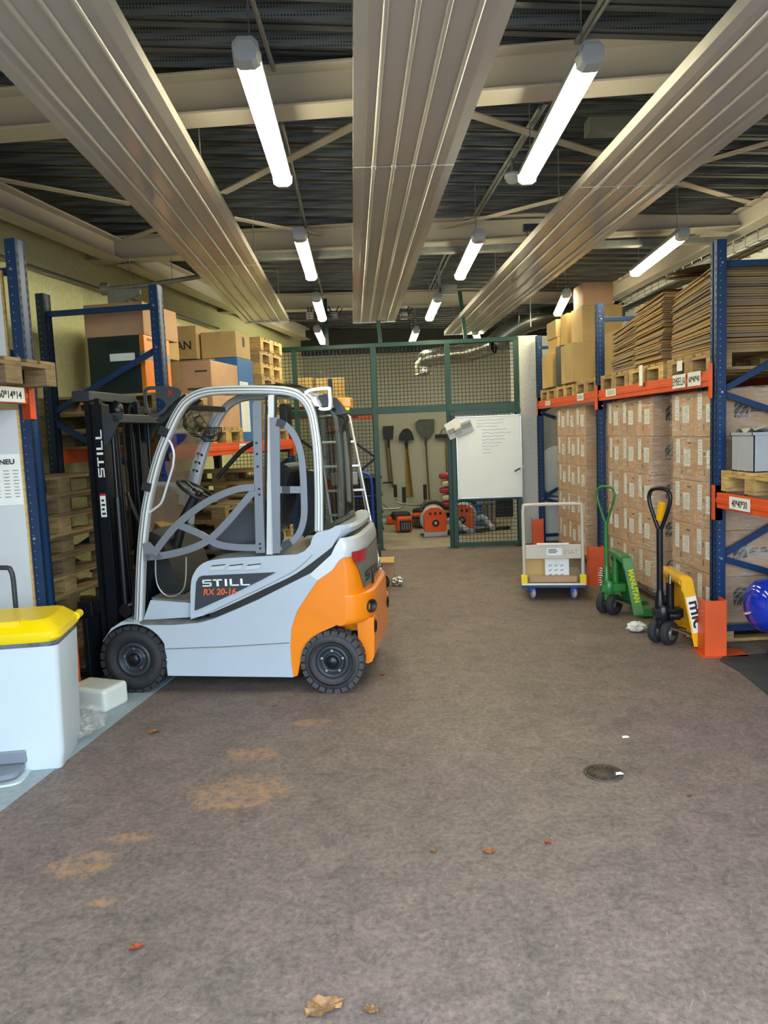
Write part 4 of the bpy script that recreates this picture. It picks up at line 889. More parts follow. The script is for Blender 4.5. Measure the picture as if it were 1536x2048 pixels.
# ------------------------------------------------------------------ flattened cardboard on the upper shelf
pallet((3.20, 5.90, 2.01), 0, 'pallet on the orange beam under the near flattened cardboard stack', 'pallet_wood')
pallet((3.20, 6.78, 2.01), 0, 'pallet on the orange beam under the middle flattened cardboard stack', 'pallet_pale')
pallet((3.20, 7.60, 2.01), 0, 'pallet on the orange beam under the far flattened cardboard stack', 'pallet_wood')
def sheet_stack(Xc, Yc, w_, d_, z0, z1, th, group, label, sag, jit, mats, curve=None):
    z = z0; k = 0; rnd = random.Random(int(Yc*100)); protos = {}
    while z < z1-th*.5:
        ma = mats[min(int(rnd.random()*len(mats)), len(mats)-1)]
        sh = sag*((z-z0)/(z1-z0))
        if ma not in protos:
            mb = MB(); rows = []; nx = 6; ny = 6
            for zz in (0, th*.82):
                for i in range(ny+1): rows.append([(-d_/2+d_*j/nx, -w_/2+w_*i/ny, zz) for j in range(nx+1)])
            mb.b2((-d_/2, -w_/2, 0), (d_/2, w_/2, th*.42)); mb.b2((-d_/2+.004, -w_/2+.004, th*.44), (d_/2+.004, w_/2+.002, th*.9))
            o = mb.build('flattened_carton', ma); tag(o, label, 'flattened carton', group); protos[ma] = o
        else: o = protos[ma].copy(); COL.objects.link(o)
        dx, dy = (curve(z) if curve else (0, 0))
        o.location = (Xc+dx+rnd.uniform(-jit, jit), Yc+dy+rnd.uniform(-jit, jit)*.8, z); o.rotation_euler = (-sh*1.0+rnd.uniform(-.01, .01), sh*.15, rnd.uniform(-.02, .02))
        z += th; k += 1
    return z
def wob(a, b): return lambda z: (a*math.sin(z*19), b*math.sin(z*11+1))
sheet_stack(3.14, 5.90, .74, 1.0, 2.155, 2.72, .0155, 'flattened cartons in the near stack', 'flattened brown carton in the near stack beside the blue upright', .14, .014, ['sheet', 'sheet_warm', 'sheet_grey'], wob(.012, .02))
sheet_stack(3.14, 6.80, .62, 1.0, 2.155, 2.70, .0155, 'flattened cartons in the middle stack', 'flattened brown carton in the middle stack of the upper shelf', .10, .016, ['sheet', 'sheet_warm', 'sheet_warm'], wob(.014, .03))
sheet_stack(3.16, 7.52, .66, .95, 2.155, 2.60, .0155, 'flattened cartons in the far stack', 'flattened brown carton in the far stack against the second upright', .12, .016, ['sheet', 'sheet_warm', 'sheet_grey'], wob(.012, .03))
def loose_sheet(c, w_, d_, rx, ry, label, ma):
    mb = MB(); rows = []
    for i in range(9):
        y = -w_/2+w_*i/8; rows.append([(x, y, .015*math.cos(3*y/w_)) for x in (-d_/2, 0, d_/2)])
    mb.grid(rows); mb.grid([[(x, y, z+.012) for x, y, z in r] for r in rows]); o = mb.build('flattened_carton', ma); o.location = c; o.rotation_euler = (rx, ry, 0); tag(o, label, 'flattened carton'); return o
loose_sheet((3.12, 6.05, 2.76), .85, 1.0, .16, 0, 'bent loose carton sheet on top of the near stack', 'sheet')
loose_sheet((3.14, 5.95, 2.80), .80, 1.0, .10, 0, 'flat carton sheet topmost on the near stack', 'sheet_grey')
loose_sheet((3.16, 6.85, 2.725), .62, .9, -.10, 0, 'curved loose carton sheet on top of the middle stack', 'sheet_grey')
loose_sheet((3.18, 7.45, 2.63), .6, .9, -.14, 0, 'slanting loose carton sheet on top of the far stack', 'sheet')
# white strip of paper hanging from the middle pallet, delivery notes
t = MB().b2((RX-.06, 6.72, 1.98), (RX-.058, 6.80, 2.16)).build('paper_strip', 'paper'); tag(t, 'white paper strip hanging over the beam from the middle pallet', 'paper')
t = MB().b2((2.597, 6.0, 2.05), (2.598, 6.10, 2.13)).build('delivery_note', 'paper'); tag(t, 'small white note stuck on the near upper pallet', 'paper')
# brown boxes on the far upper bay
def carton_box(name, lo, hi, ma, label, rz=0.0, open_top=False, tape=None, group=None, origin=None, cat='cardboard box'):
    c = [(a+b)/2 for a, b in zip(lo, hi)]; d = [abs(b-a) for a, b in zip(lo, hi)]
    o = MB().box((0, 0, d[2]/2), d).build(name, ma, None, bevel=.006); o.location = (c[0], c[1], min(lo[2], hi[2])); o.rotation_euler.z = rz; tag(o, label, cat, group)
    mb = MB(); mb.b2((-.025, -d[1]/2-.0008, d[2]*.72), (.025, d[1]/2+.0008, d[2]+.0008)); mb.build('tape', tape or 'carton_yellow', o)
    return o
for (Y, lab, ma) in ((8.52, 'pallet on the beam under the big plain carton', 'pallet_wood'), (9.36, 'pallet on the beam under the middle brown boxes', 'pallet_pale'), (10.18, 'pallet on the beam nearest the white pillar', 'pallet_wood')): pallet((3.2, Y, 2.01), 0, lab, ma)
Z = 2.156
carton_box('cardboard_box', (2.56, 8.86, Z), (3.12, 9.36, Z+.45), 'carton_pale', 'big plain brown carton facing the viewer behind the second upright')
carton_box('cardboard_box', (2.58, 9.42, Z), (3.1, 9.68, Z+.48), 'dark_paint', 'dark grey box squeezed between the brown boxes of the upper shelf')
carton_box('cardboard_box', (2.56, 9.76, Z), (3.05, 10.30, Z+.42), 'carton_yellow', 'brown box with faint print at the front edge near the pillar')
carton_box('cardboard_box', (2.62, 9.75, Z+.485), (3.0, 10.02, Z+.62), 'carton_yellow', 'flat brown box behind the dark grey box') if False else None
carton_box('cardboard_box', (2.64, 9.80, Z+.421), (3.1, 10.26, Z+.62), 'carton_yellow', 'flat brown box on top of the box with faint print')
carton_box('cardboard_box', (2.62, 9.80, Z+.621), (3.1, 10.25, Z+.84), 'carton_pale', 'brown box topmost of the pile nearest the pillar')
carton_box('cardboard_box', (2.66, 9.42, Z+.481), (3.15, 9.72, Z+.86), 'carton_yellow', 'tall brown box on top of the dark grey box')
carton_box('cardboard_box', (2.68, 8.88, Z+.451), (3.15, 9.32, Z+.86), 'carton_pale', 'upright brown box standing on the big plain carton')
carton_box('cardboard_box', (2.70, 8.90, Z+.861), (3.05, 9.28, Z+1.12), 'carton', 'topmost taped brown box above the second blue upright')
carton_box('cardboard_box', (2.85, 8.25, Z), (3.5, 8.80, Z+.50), 'carton_pale', 'brown box mostly hidden behind the second blue upright')
# near low shelf: pallet with grey crate, small things under it
pallet((3.20, 4.96, 1.155), 0, 'pallet on the low orange beam under the grey crate', 'pallet_pale')
t = tag(empty('grey_crate', (2.83, 5.12, 1.30)), 'grey plastic crate on the pallet of the low orange beam', 'crate')
mb = MB(); mb.b2((-.2, -.15, 0), (.2, .15, .006))
for sx in (-1, 1): mb.b2((sx*.2, -.15, 0), (sx*.194, .15, .26)); mb.b2((-.2, sx*.15, 0), (.2, sx*.144, .26))
mb.build('crate_shell', 'crate_grey', t)
mb = MB()
for sx in (-1, 1): mb.b2((sx*.19, -.155, .245), (sx*.21, .155, .265)); mb.b2((-.21, sx*.14, .245), (.21, sx*.156, .265)); mb.b2((-.203, sx*.05-.005, 0), (-.2, sx*.05+.005, .25)); mb.b2((sx*.1-.006, -.153, 0), (sx*.1+.006, -.15, .25))
mb.build('crate_rim', 'crate_grey', t, bevel=.003)
mb = MB(); P = [(-.19+.05*i, .02*math.sin(i*2.1)) for i in range(8)]; mb.grid([[(x, -.14+.045*j, .275+.02*math.sin(i+j*1.7)) for j in range(7)] for i, (x, _) in enumerate(P)]); tag(mb.build('white_cloth', 'white_cloth', None), 'crumpled white cloth lying over the grey crate', 'cloth').location = (2.83, 5.12, 1.30)
# blue compressor tank
t = tag(empty('compressor_tank', (2.90, 4.98, .40)), 'glossy blue compressed air tank at the right edge beside the rack foot', 'air tank')
R0 = .185; mb = MB(); mb.lathe([(0, -.30), (.05, -.297), (.10, -.283), (.14, -.258), (.17, -.22), (R0, -.16), (R0, .5), (.17, .56), (.10, .62), (0, .635)], (0, 0, 0), (1, 0, 0), 36); mb.build('tank_body', 'tank_blue', t)
MB().tube([(-.297, 0, -.05), (-.325, 0, -.05)], .014, 8).build('drain_plug', 'chrome', t); MB().lathe([(.19, -.012), (.19, .012)], (-.13, 0, 0), (1, 0, 0), 36).build('weld_band', 'tank_blue', t)
for x in (-.05, .4):
    for s in (-1, 1): mb = MB(); mb.bar((x, s*.10, -.14), (x, s*.15, -.388), .05, .012); mb.build('tank_foot', 'tank_blue', t)
# ------------------------------------------------------------------ left-hand racks (u: along the aisle, w: towards the wall)
LA = Vector((-1.49, 6.23, 0)); LR = math.atan2(UY, UX)
def lw(u, w_, z=0.0): return (LA.x+u*UX-w_*UY, LA.y+u*UY+w_*UX, z)
make_frame('rack_frame', lw(0, 0), LR, 1, .97, 2.88, (2.72, .13), ((2.40, 1.93), (1.30, 1.86), (1.30, .75), (.3, .75)), 'blue rack upright frame behind the forklift mast')
make_frame('rack_frame', lw(3.47, 0), LR, 1, .97, 1.73, (1.5, .13), ((1.4, .9), (.5, .9)), 'blue rack upright frame at the far end of the left rack by the green cage')
beam(lw(.055, -.037, 1.63), lw(3.415, -.037, 1.63), .115, 'orange front beam seen through the forklift cab', (UY, -UX, 0))
beam(lw(.055, 1.0, 1.63), lw(3.415, 1.0, 1.63), .115, 'orange rear beam near the left wall behind the mast', (-UY, UX, 0))
fb = lw(1.62, -.047, 1.575); t = tag(empty('beam_label', fb), 'small white card DOUCHE on the orange beam seen through the cab', 'label')
MB().box((0, 0, 0), (.19, .002, .075), Matrix.Rotation(LR, 3, 'Z')).build('label_card', 'sticker', t); text('lettering', 'DOUCHE', .05, (.0015*UY, -.0015*UX, -.018), (UX, UY, 0), (0, 0, 1), 'ink', t, .8, 0, 'CENTER')
# nearest left frame and its shelf, running towards the viewer out of the picture
NA = Vector((-1.975, 4.84, 0))
def nw(u, w_, z=0.0): return (NA.x+u*UX-w_*UY, NA.y+u*UY+w_*UX, z)
make_frame('rack_frame', tuple(NA), LR, 1, .97, 2.90, (2.72, .13), ((2.2, 2.6), (2.2, 1.7), (1.1, 1.7), (1.1, .4)), 'blue rack upright frame beside the grey boards at the left edge')
beam(nw(-2.6, -.037, 2.02), nw(-.052, -.037, 2.02), .10, 'orange beam at the left edge carrying the card 0*14*14', (UY, -UX, 0))
beam(nw(-2.6, 1.0, 2.02), nw(-.052, 1.0, 2.02), .10, 'orange rear beam at the left edge against the wall', (-UY, UX, 0))
t = tag(empty('beam_label', nw(-.30, -.047, 1.972)), 'white card with 0*14*14 at the left edge', 'label')
Rz = Matrix.Rotation(LR, 3, 'Z'); MB().box((0, 0, 0), (.40, .002, .088), Rz).build('label_card', 'sticker', t); text('lettering', '60*14*14', .062, (.0015*UY+.17*UX, -.0015*UX+.17*UY, -.022), (UX, UY, 0), (0, 0, 1), 'ink', t, .9, .001, 'RIGHT')
pallet(nw(-.40, .40, 2.02), LR+PI/2, 'pallet on the left-edge beam below the upper grey board', 'pallet_old')
guard(nw(.10, -.02, 0), LR-PI/2-.1, 'orange steel guard between the white bin and the fork carriage')
# grey boards standing behind the near frame
def board(name, p0, p1, z0, z1, th, label):
    p0, p1 = Vector(p0), Vector(p1); d = (p1-p0).normalized(); rz = math.atan2(d.y, d.x); L = (p1-p0).length; t = tag(empty(name, (p0.x, p0.y, z0), rz), label, 'board')
    MB().b2((0, 0, 0), (L-.012, th, z1-z0)).build('board_face', 'board_grey', t); MB().b2((L-.012, 0, 0), (L, th, z1-z0)).build('wooden_edge', 'pallet_pale', t); return t
board('grey_board', (-3.1, 4.70), (-2.015, 4.78), .02, 1.89, .03, 'tall pale grey board with a notice, standing beside the near left upright')
board('grey_board', (-3.1, 4.72), (-2.05, 4.80), 2.166, 2.72, .03, 'pale grey board standing on the pallet at the left edge')
t = tag(empty('notice', (-2.14, 4.762, 1.47)), 'white printed notice headed NEU on the tall grey board', 'notice')
Rn = Matrix.Rotation(.0736, 3, 'Z'); MB().box((-.10, 0, 0), (.42, .0015, .31), Rn).build('paper_sheet', 'paper', t)
text('lettering', 'NEU', .042, (-.01, -.0015, .095), (1, .074, 0), (0, 0, 1), 'ink', t, 1.1, .0012)
mb = MB()
for r in range(9):
    for c in range(5): mb.box((-.16+.055*c+.02, -.0015+.0737*(-.06+.055*c), .055-.02*r), (.034-.004*((r*c) % 3), .0008, .0045), Rn)
mb.build('print_pattern', 'galv_dull', t)['kind'] = 'stuff'
# pallets stacked on the floor and on the shelf of the left side
n = 10; rnd = random.Random(5)
for k in range(n): 
    c = nw(.80, .72); pallet((c[0]+rnd.uniform(-.015, .015), c[1]+rnd.uniform(-.015, .015), k*.1445), LR+rnd.uniform(-.015, .015), f'wooden pallet, {ORD[k] if k < n-1 else "topmost"} in the floor stack behind the fork carriage', ['pallet_old', 'pallet_wood', 'pallet_old'][k % 3])
for k in range(8):
    c = lw(2.98, .62); pallet((c[0]+rnd.uniform(-.02, .02), c[1]+rnd.uniform(-.02, .02), 1.63+k*.1445), LR+PI/2+rnd.uniform(-.012, .012), f'wooden pallet, {ORD[k] if k < 7 else "topmost"} in the stack on the shelf beside the green cage', ['pallet_wood', 'pallet_pale'][k % 2])
for k in range(9):
    c = lw(3.0, .62); pallet((c[0]+rnd.uniform(-.02, .02), c[1]+rnd.uniform(-.02, .02), k*.1445), LR+PI/2+rnd.uniform(-.012, .012), f'wooden pallet, {ORD[k] if k < 8 else "topmost"} in the floor stack under the far end of the orange beam', ['pallet_wood', 'pallet_pale'][k % 2])
for k in range(7):
    c = lw(1.65, .62); pallet((c[0]+rnd.uniform(-.02, .02), c[1]+rnd.uniform(-.02, .02), k*.1445), LR+PI/2+rnd.uniform(-.012, .012), f'wooden pallet, {ORD[k] if k < 6 else "topmost"} in the floor stack seen through the cab', 'pallet_old')
for u, lab, ma in ((.50, 'pallet on the left shelf under the green charger', 'pallet_old'), (1.38, 'pallet on the left shelf under the big taped carton', 'pallet_pale'), (2.15, 'pallet on the left shelf under the blue box', 'pallet_wood')):
    if u < 2: pallet(lw(u, .60, 1.63), LR+PI/2, lab, ma)
pallet(lw(.50, .60, 1.7745), LR+PI/2, 'second pallet under the green charger', 'pallet_old'); pallet(lw(.50, .60, 1.919), LR+PI/2, 'uppermost of the three pallets under the green charger', 'pallet_wood')
pallet(lw(2.19, .60, 1.63), LR+PI/2, 'pallet on the left shelf under the blue box', 'pallet_wood') if False else None
def lbox(name, u0, u1, w0, w1, z0, z1, ma, label, tape='carton', cat='cardboard box'):
    o = MB().box((0, 0, (z1-z0)/2), (u1-u0, w1-w0, z1-z0)).build(name, ma, None, bevel=.006); o.location = lw((u0+u1)/2, (w0+w1)/2, z0); o.rotation_euler.z = LR; tag(o, label, cat)
    d = (u1-u0)/2; e = (w1-w0)/2; h = z1-z0
    mb = MB(); mb.b2((-d-.0008, -.03, h*.7), (d+.0008, .03, h+.0008)); mb.build('tape', tape, o); return o
t = tag(empty('battery_charger', lw(.38, .46, 2.0635), LR), 'dark green battery charger cabinet with orange front on the left shelf', 'charger')
MB().b2((-.23, -.22, 0), (.23, .24, .47)).build('cabinet', 'charger_green', t, bevel=.004); mb = MB(); mb.b2((-.235, -.26, 0), (.235, -.22, .47)); mb.build('front_panel', 'orange_paint', t, bevel=.004)
mb = MB(); mb.b2((-.236, -.2605, .27), (.236, -.22, .34)); mb.build('grey_band', 'galv_dull', t); mb = MB(); mb.b2((-.2315, -.17, .27), (-.23, .05, .33)); mb.build('data_label', 'sticker', t)
for k in range(6): mb = MB(); mb.b2((-.2315, -.12, .37+.012*k), (-.23, .08, .375+.012*k)); mb.build('vent_slot', 'slot_dark', t)
block_word('lettering', 'STILL', (-.18, -.2615, .425), (1, 0, 0), (0, 0, 1), .035, .02, .006, 'text_black', t)
lbox('cardboard_box', .16, .80, .20, .72, 2.535, 2.80, 'carton', 'wide brown carton lying on top of the green charger', 'carton_pale')
lbox('cardboard_box', .64, .98, .30, .74, 2.0635, 2.52, 'carton_pale', 'tall narrow carton right beside the green charger') if False else None
lbox('cardboard_box', .98, 1.30, .42, .98, 2.43, 2.80, 'carton_pale', 'tall carton on the left shelf between the charger and the AN box')
b = lbox('cardboard_box', 1.08, 1.78, .02, .70, 1.7745, 2.40, 'carton', 'big taped carton on the left shelf above the forklift roof', 'carton_pale')
mb = MB(); mb.prism([(-.352, -.33), (-.352, .32), (-.20, .33), (-.22, -.33)], lambda x, y: (x, y, .626+.10*(x+.352)), lambda x, y: (x, y, .632+.10*(x+.352))); mb.build('open_flap', 'carton_pale', b)
mb = MB(); mb.b2((-.3515, -.30, .52), (-.35, -.18, .535)); mb.build('dark_print', 'print_brown', b)
mb = MB(); mb.b2((-.3515, .12, .30), (-.35, .22, .50)); mb.build('shipping_label', 'sticker', b)
b = lbox('blue_box', 1.82, 2.28, .03, .72, 1.63, 2.49, 'blue_box', 'blue box on the left shelf behind the big taped carton', 'carton')
mb = MB(); mb.b2((-.20, -.3465, .10), (.05, -.345, .62)); mb.build('pale_label', 'sticker', b)
o = lbox('cardboard_box', 1.84, 2.26, .04, .42, 2.495, 2.76, 'carton_pale', 'brown carton with a label strip standing on the blue box', 'carton')
mb = MB(); mb.b2((-.02, -.1915, .12), (.04, -.19, .22)); mb.build('side_print', 'print_brown', o)
o = lbox('cardboard_box', 1.78, 2.22, .44, .84, 2.495, 2.83, 'carton_pale', 'carton marked AN behind the carton on the blue box')
text('lettering', 'AN', .12, (-.222, -.06, .10), (0, -1, 0), (0, 0, 1), 'print_brown', o, 1, .002, 'CENTER')
lbox('cardboard_box', 1.32, 1.70, .10, .55, 2.43, 2.52, 'carton', 'flat carton lying on the big taped carton') if False else None
lbox('cardboard_box', .62, .92, .45, .9, 1.7745, 2.02, 'carton', 'dark brown carton low on the left shelf beside the charger pallets') if False else None
lbox('cardboard_box', -.0, .08, .55, .95, 1.64, 2.55, 'carton', 'thin upright carton left of the green charger') if False else None
# ------------------------------------------------------------------ white pedal bin with yellow lid
t = tag(empty('pedal_bin', (-1.815, 4.05, 0), .10), 'white pedal bin with yellow lid at the left edge', 'bin')
def rrect(hx_, hy, r, z, n=5):
    P = []
    for (cx_, cy_, a0) in ((hx_-r, hy-r, 0), (-hx_+r, hy-r, PI/2), (-hx_+r, -hy+r, PI), (hx_-r, -hy+r, 1.5*PI)):
        for k in range(n+1): a = a0+PI/2*k/n; P.append((cx_+r*math.cos(a), cy_+r*math.sin(a), z))
    return P
mb = MB(); rows = [rrect(.215, .175, .035, 0), rrect(.22, .18, .035, .02), rrect(.235, .19, .035, .09), rrect(.255, .215, .04, .66)]; mb.grid(rows, True, True); mb.add(rows[0], [tuple(range(len(rows[0])))]); mb.build('bin_body', 'bin_white', t, auto=True)
mb = MB(); mb.grid([rrect(.252, .212, .07, .655), rrect(.258, .218, .07, .67), rrect(.255, .215, .07, .70)], True, True); mb.build('bin_liner', 'bin_liner', t)
mb = MB(); rows = [rrect(.262, .225, .07, .685), rrect(.272, .232, .07, .70), rrect(.268, .23, .07, .735), rrect(.215, .18, .06, .785), rrect(.205, .17, .06, .79)]; mb.grid(rows, True, True); mb.add(rows[-1], [tuple(range(len(rows[-1])))]); mb.add(rows[0], [tuple(range(len(rows[0])))]); mb.b2((-.08, -.20, .76), (.08, -.10, .795))
mb.build('lid', 'yellow_plastic', t, auto=True); MB().cyl((.262, .15, .725), (.262, .235, .725), .022, 16).build('lid_hinge', 'yellow_plastic', t)
mb = MB(); mb.prism(spline([(-.105, -.19), (-.10, -.29), (-.05, -.33), (.05, -.33), (.10, -.29), (.105, -.19)], 4), lambda x, y: (x-.06, y, .03), lambda x, y: (x-.06, y, .055)); mb.build('pedal', 'grey_plastic', t, bevel=.006)
mb = MB(); mb.b2((-.115, -.200, .055), (.055, -.150, .125)); mb.build('pedal_recess', 'grey_plastic', t, bevel=.01)
mb = MB(); mb.prism(spline([(-.125, -.16), (-.12, -.31), (-.06, -.35), (.06, -.35), (.12, -.31), (.125, -.16)], 4), lambda x, y: (x-.06, y, .001), lambda x, y: (x-.06, y, .014)); mb.build('bin_foot', 'bin_white', t)
# trolley with the dark tube handle behind the bin
t = tag(empty('hand_trolley', (-2.14, 4.42, 0)), 'dark tubular trolley handle rising behind the pedal bin', 'trolley')
MB().tube([(-.36, 0, .15)]+spline([(-.36, 0, .90), (-.35, 0, .965), (-.30, 0, .985), (.10, 0, .985), (.155, 0, .965), (.165, 0, .90)], 4)+[(.165, 0, .15)], .014, 10).build('push_handle', 'dark_paint', t)
mb = MB(); mb.b2((-.38, -.02, .13), (.19, .22, .16)); mb.build('platform', 'dark_paint', t, bevel=.006)
for x in (-.3, .1):
    for y in (.03, .17): MB().lathe([(0, -.015), (.045, -.015), (.05, 0), (.045, .015), (0, .015)], (x, y, .052), (1, 0, 0), 18).cyl((x, y, .052), (x, y, .13), .012, 8).build('caster', 'rubber', t)
# plastic canister, bag and scrap on the floor
t = tag(empty('plastic_canister', (-1.70, 4.84, .0), -.42), 'translucent white plastic canister lying against the front forklift tyre', 'canister')
MB().box((0, 0, .075), (.31, .22, .15)).build('canister_body', 'canister', t, bevel=.025, seg=3, loc=None); MB().cyl((-.155, .02, .08), (-.185, .02, .08), .028, 14).build('screw_cap', 'white_plastic', t)
def blob(name, c, r, ma, label, cat, seed=1, sq=(1, 1, 1), amp=.35, n=14):
    rnd = random.Random(seed); from mathutils import noise as NZ
    rows = []
    for i in range(n+1):
        a = PI*i/n
        rows.append([(lambda d: (d.x*sq[0]*r*(1+amp*NZ.noise(d*2.3+Vector((seed, 0, 0)))+amp*.5*NZ.noise(d*6)), d.y*sq[1]*r*(1+amp*NZ.noise(d*2.3+Vector((seed, 0, 0)))+amp*.5*NZ.noise(d*6)), max(0.003, r*sq[2]+d.z*sq[2]*r*(1+amp*NZ.noise(d*2.3)+amp*.5*NZ.noise(d*7)))))(Vector((math.sin(a)*math.cos(b), math.sin(a)*math.sin(b), math.cos(a)))) for b in [2*PI*k/22 for k in range(22)]])
    o = MB().grid(rows, False, True).build(name, ma); o.location = c; tag(o, label, cat); return o
blob('plastic_bag', (-1.63, 4.36, .005), .125, 'bag_film', 'crumpled clear plastic bag on the floor beside the pedal bin', 'plastic bag', 3, (1.0, 1.25, .62), .5)
blob('plastic_bag', (-1.80, 4.52, .005), .08, 'bag_film', 'clear plastic bag half hidden behind the pedal bin', 'plastic bag', 8, (1, 1, .8), .5)
blob('crumpled_paper', (2.19, 5.93, .005), .06, 'white_cloth', 'crumpled white rag on the floor by the yellow pallet truck', 'rag', 5, (1.2, .9, .6), .6)
# leaves and litter
for i, (x, y, s, ma, lab) in enumerate(((648, 2020, .055, 'leaf_tan', 'large torn tan leaf at the very front of the floor'), (743, 2022, .026, 'leaf_tan', 'small tan leaf scrap beside the large torn leaf'), (273, 1897, .022, 'leaf_red', 'reddish leaf on the front left of the floor'), (310, 1465, .03, 'leaf', 'brown leaf near the bin side of the floor'), (980, 1704, .026, 'leaf', 'curled brown leaf in the middle of the floor'), (1097, 1686, .016, 'leaf_red', 'small red leaf right of the curled brown leaf'), (868, 1703, .016, 'leaf_tan', 'tiny pale leaf left of the curled brown leaf'), (765, 1350, .022, 'leaf_red', 'brown leaf near the rear forklift tyre'), (1380, 1592, .016, 'leaf_tan', 'tiny pale leaf to the right of the drain'), (550, 1413, .014, 'leaf_red', 'tiny red leaf in front of the forklift side'))):
    p = pz(x, y); rnd = random.Random(i); mb = MB(); n = 20
    rim = [(s*(1+.30*rnd.uniform(-1, 1))*math.cos(a), s*.60*(1+.30*rnd.uniform(-1, 1)+.25*math.cos(3*a))*math.sin(a), .004+s*.28*rnd.random()) for a in [2*PI*k/n for k in range(n)]]
    vs = [(0, 0, .004)]+rim; mb.add(vs, [(0, k+1, (k+1) % n+1) for k in range(n)]); mb.add([(a, b, c+.0015) for a, b, c in vs], [(0, k+1, (k+1) % n+1) for k in range(n)]); o = mb.build('dry_leaf', ma); o.location = p; o.rotation_euler.z = rnd.uniform(-.4, .6); tag(o, lab, 'leaf')
for i, (x, y, lab) in enumerate(((1250, 1475, 'white paper scrap on the floor behind the drain'), (1238, 1552, 'small white scrap on the drain rim'))):
    p = pz(x, y); o = MB().prism([(-.018, -.01), (.02, -.008), (.014, .012), (-.012, .01)], lambda a, b: (a, b, .002), lambda a, b: (a, b, .006)).build('paper_scrap', 'paper'); o.location = p+Vector((0, 0, .009 if i else 0)); tag(o, lab, 'paper scrap')
# ------------------------------------------------------------------ pallet trucks (local: x towards the forks)
def pallet_truck(name, loc, rz, label, body, dark, tube_ma, Hh, word):
    t = tag(empty(name, loc, rz), label, 'pallet truck')
    ST = .72; cs, sn = math.cos(ST), math.sin(ST)
    for y in (-.052, .052):
        q = empty('steer_wheel', (-y*sn, y*cs, .09), ST); q.parent = t
        MB().lathe([(.052, -.026), (.085, -.026), (.09, -.018), (.09, .018), (.085, .026), (.052, .026)], (0, 0, 0), (0, 1, 0), 32).build('tyre', 'rubber', q)
        MB().lathe([(.060, -.024), (.052, -.020), (.03, -.018), (.028, -.027), (0, -.028)], (0, 0, 0), (0, 1, 0), 28).lathe([(.060, .024), (.052, .020), (.03, .018), (0, .018)], (0, 0, 0), (0, 1, 0), 28).build('wheel_disc', 'galv' if body == 'jack_yellow' else 'iron', q)
    MB().cyl((.10*sn, -.10*cs, .09), (-.10*sn, .10*cs, .09), .016, 10).build('axle', 'mast_paint', t)
    mb = MB(); mb.b2((-.045, -.035, .12), (.075, .035, .20)); mb.lathe([(.05, .18), (.058, .20), (.058, .28), (.045, .30)], (0, 0, 0)); mb.b2((-.07, -.05, .20), (.14, .05, .27)); mb.build('hydraulic_unit', dark, t, bevel=.008)
    MB().cyl((.055, 0, .24), (.055, 0, .46), .03, 18).build('lift_cylinder', dark, t); MB().cyl((.055, 0, .46), (.055, 0, .52), .018, 12).build('piston_rod', 'chrome' if body != 'green_paint' else dark, t)
    if body == 'green_paint': MB().tube([(-.075+.022*math.cos(a), -.02+.022*math.sin(a), .25+.17*a/(2*PI*8)) for a in [2*PI*k/12 for k in range(97)]], .0045, 5).build('return_spring', 'chrome', t)
    else:
        for y in (-.045, .045): MB().cyl((.03, y, .22), (.11, y, .22), .034, 14).build('pump_block', dark, t)
    # head: hooped plate that rises over the forks, with sloping cheeks
    hd_ = lambda P: [(.02+s*.58, z) for s, z in P]
    for y0, y1 in ((-.22, -.212), (.212, .22)):
        mb = MB(); mb.prism(hd_([(.08, .505), (.18, .51), (.21, .49), (.36, .06), (.36, .02), (.25, .03), (.17, .35), (.08, .45)]), lambda s, z: (s, y0, z), lambda s, z: (s, y1, z)); mb.build('side_cheek', body if body == 'jack_yellow' else 'green_paint', t, bevel=.002)
    mb = MB(); mb.prism(hd_([(.05, .525), (.07, .545), (.19, .545), (.215, .52), (.37, .055), (.37, .02), (.34, .02), (.19, .50), (.18, .525)]), lambda s, z: (s, -.226, z), lambda s, z: (s, .226, z)); mb.build('head_plate', body, t, bevel=.004)
    mb = MB(); mb.prism(hd_([(.055, .50), (.07, .55), (.17, .55), (.20, .5), (.10, .46)]), lambda s, z: (s, -.2, z), lambda s, z: (s, .2, z)); mb.build('head_bridge', body, t, bevel=.012)
    for y in (-.15, .15):
        mb = MB(); mb.b2((.20, y-.075, .045), (.36, y+.075, .085)); mb.b2((.20, y-.075, .02), (.36, y-.068, .05)); mb.b2((.20, y+.068, .02), (.36, y+.075, .05)); mb.build('fork', body, t, bevel=.004)
    mb = MB(); mb.bar((.0, -.03, .15), (.26, -.13, .055), .05, .012); mb.bar((.0, .03, .15), (.26, .13, .055), .05, .012); mb.build('linkage', 'iron', t)
    # drawbar and loop handle
    dx = -.02
    mb = MB(); mb.tube([(dx, 0, .26), (dx, 0, .34), (dx, 0, .42)], [.04, .036, .022], 12); mb.tube([(dx, 0, .40), (dx, 0, Hh-.30)], .019 if body == 'green_paint' else .024, 14); mb.build('drawbar', tube_ma, t)
    wl_ = 1.25; P = spline([(dx-y*sn*wl_, y*cs*wl_, z) for y, z in ((0, Hh-.33), (-.030, Hh-.24), (-.062, Hh-.13), (-.070, Hh-.06), (-.050, Hh-.012), (0, Hh), (.050, Hh-.012), (.070, Hh-.06), (.062, Hh-.13), (.030, Hh-.24), (0, Hh-.33))], 5)
    MB().tube(P, .015 if body != 'green_paint' else .011, 10).build('loop_handle', tube_ma if body == 'green_paint' else 'mast_paint', t)
    mb = MB(); mb.bar((dx, 0, Hh-.24), (dx+.01, -.03, Hh-.10), .035, .05) if body != 'green_paint' else mb.b2((dx-.012, -.04, Hh-.10), (dx+.012, .04, Hh-.085)); mb.build('release_lever', 'jack_yellow' if body != 'green_paint' else 'rack_blue_dark', t, bevel=.006)
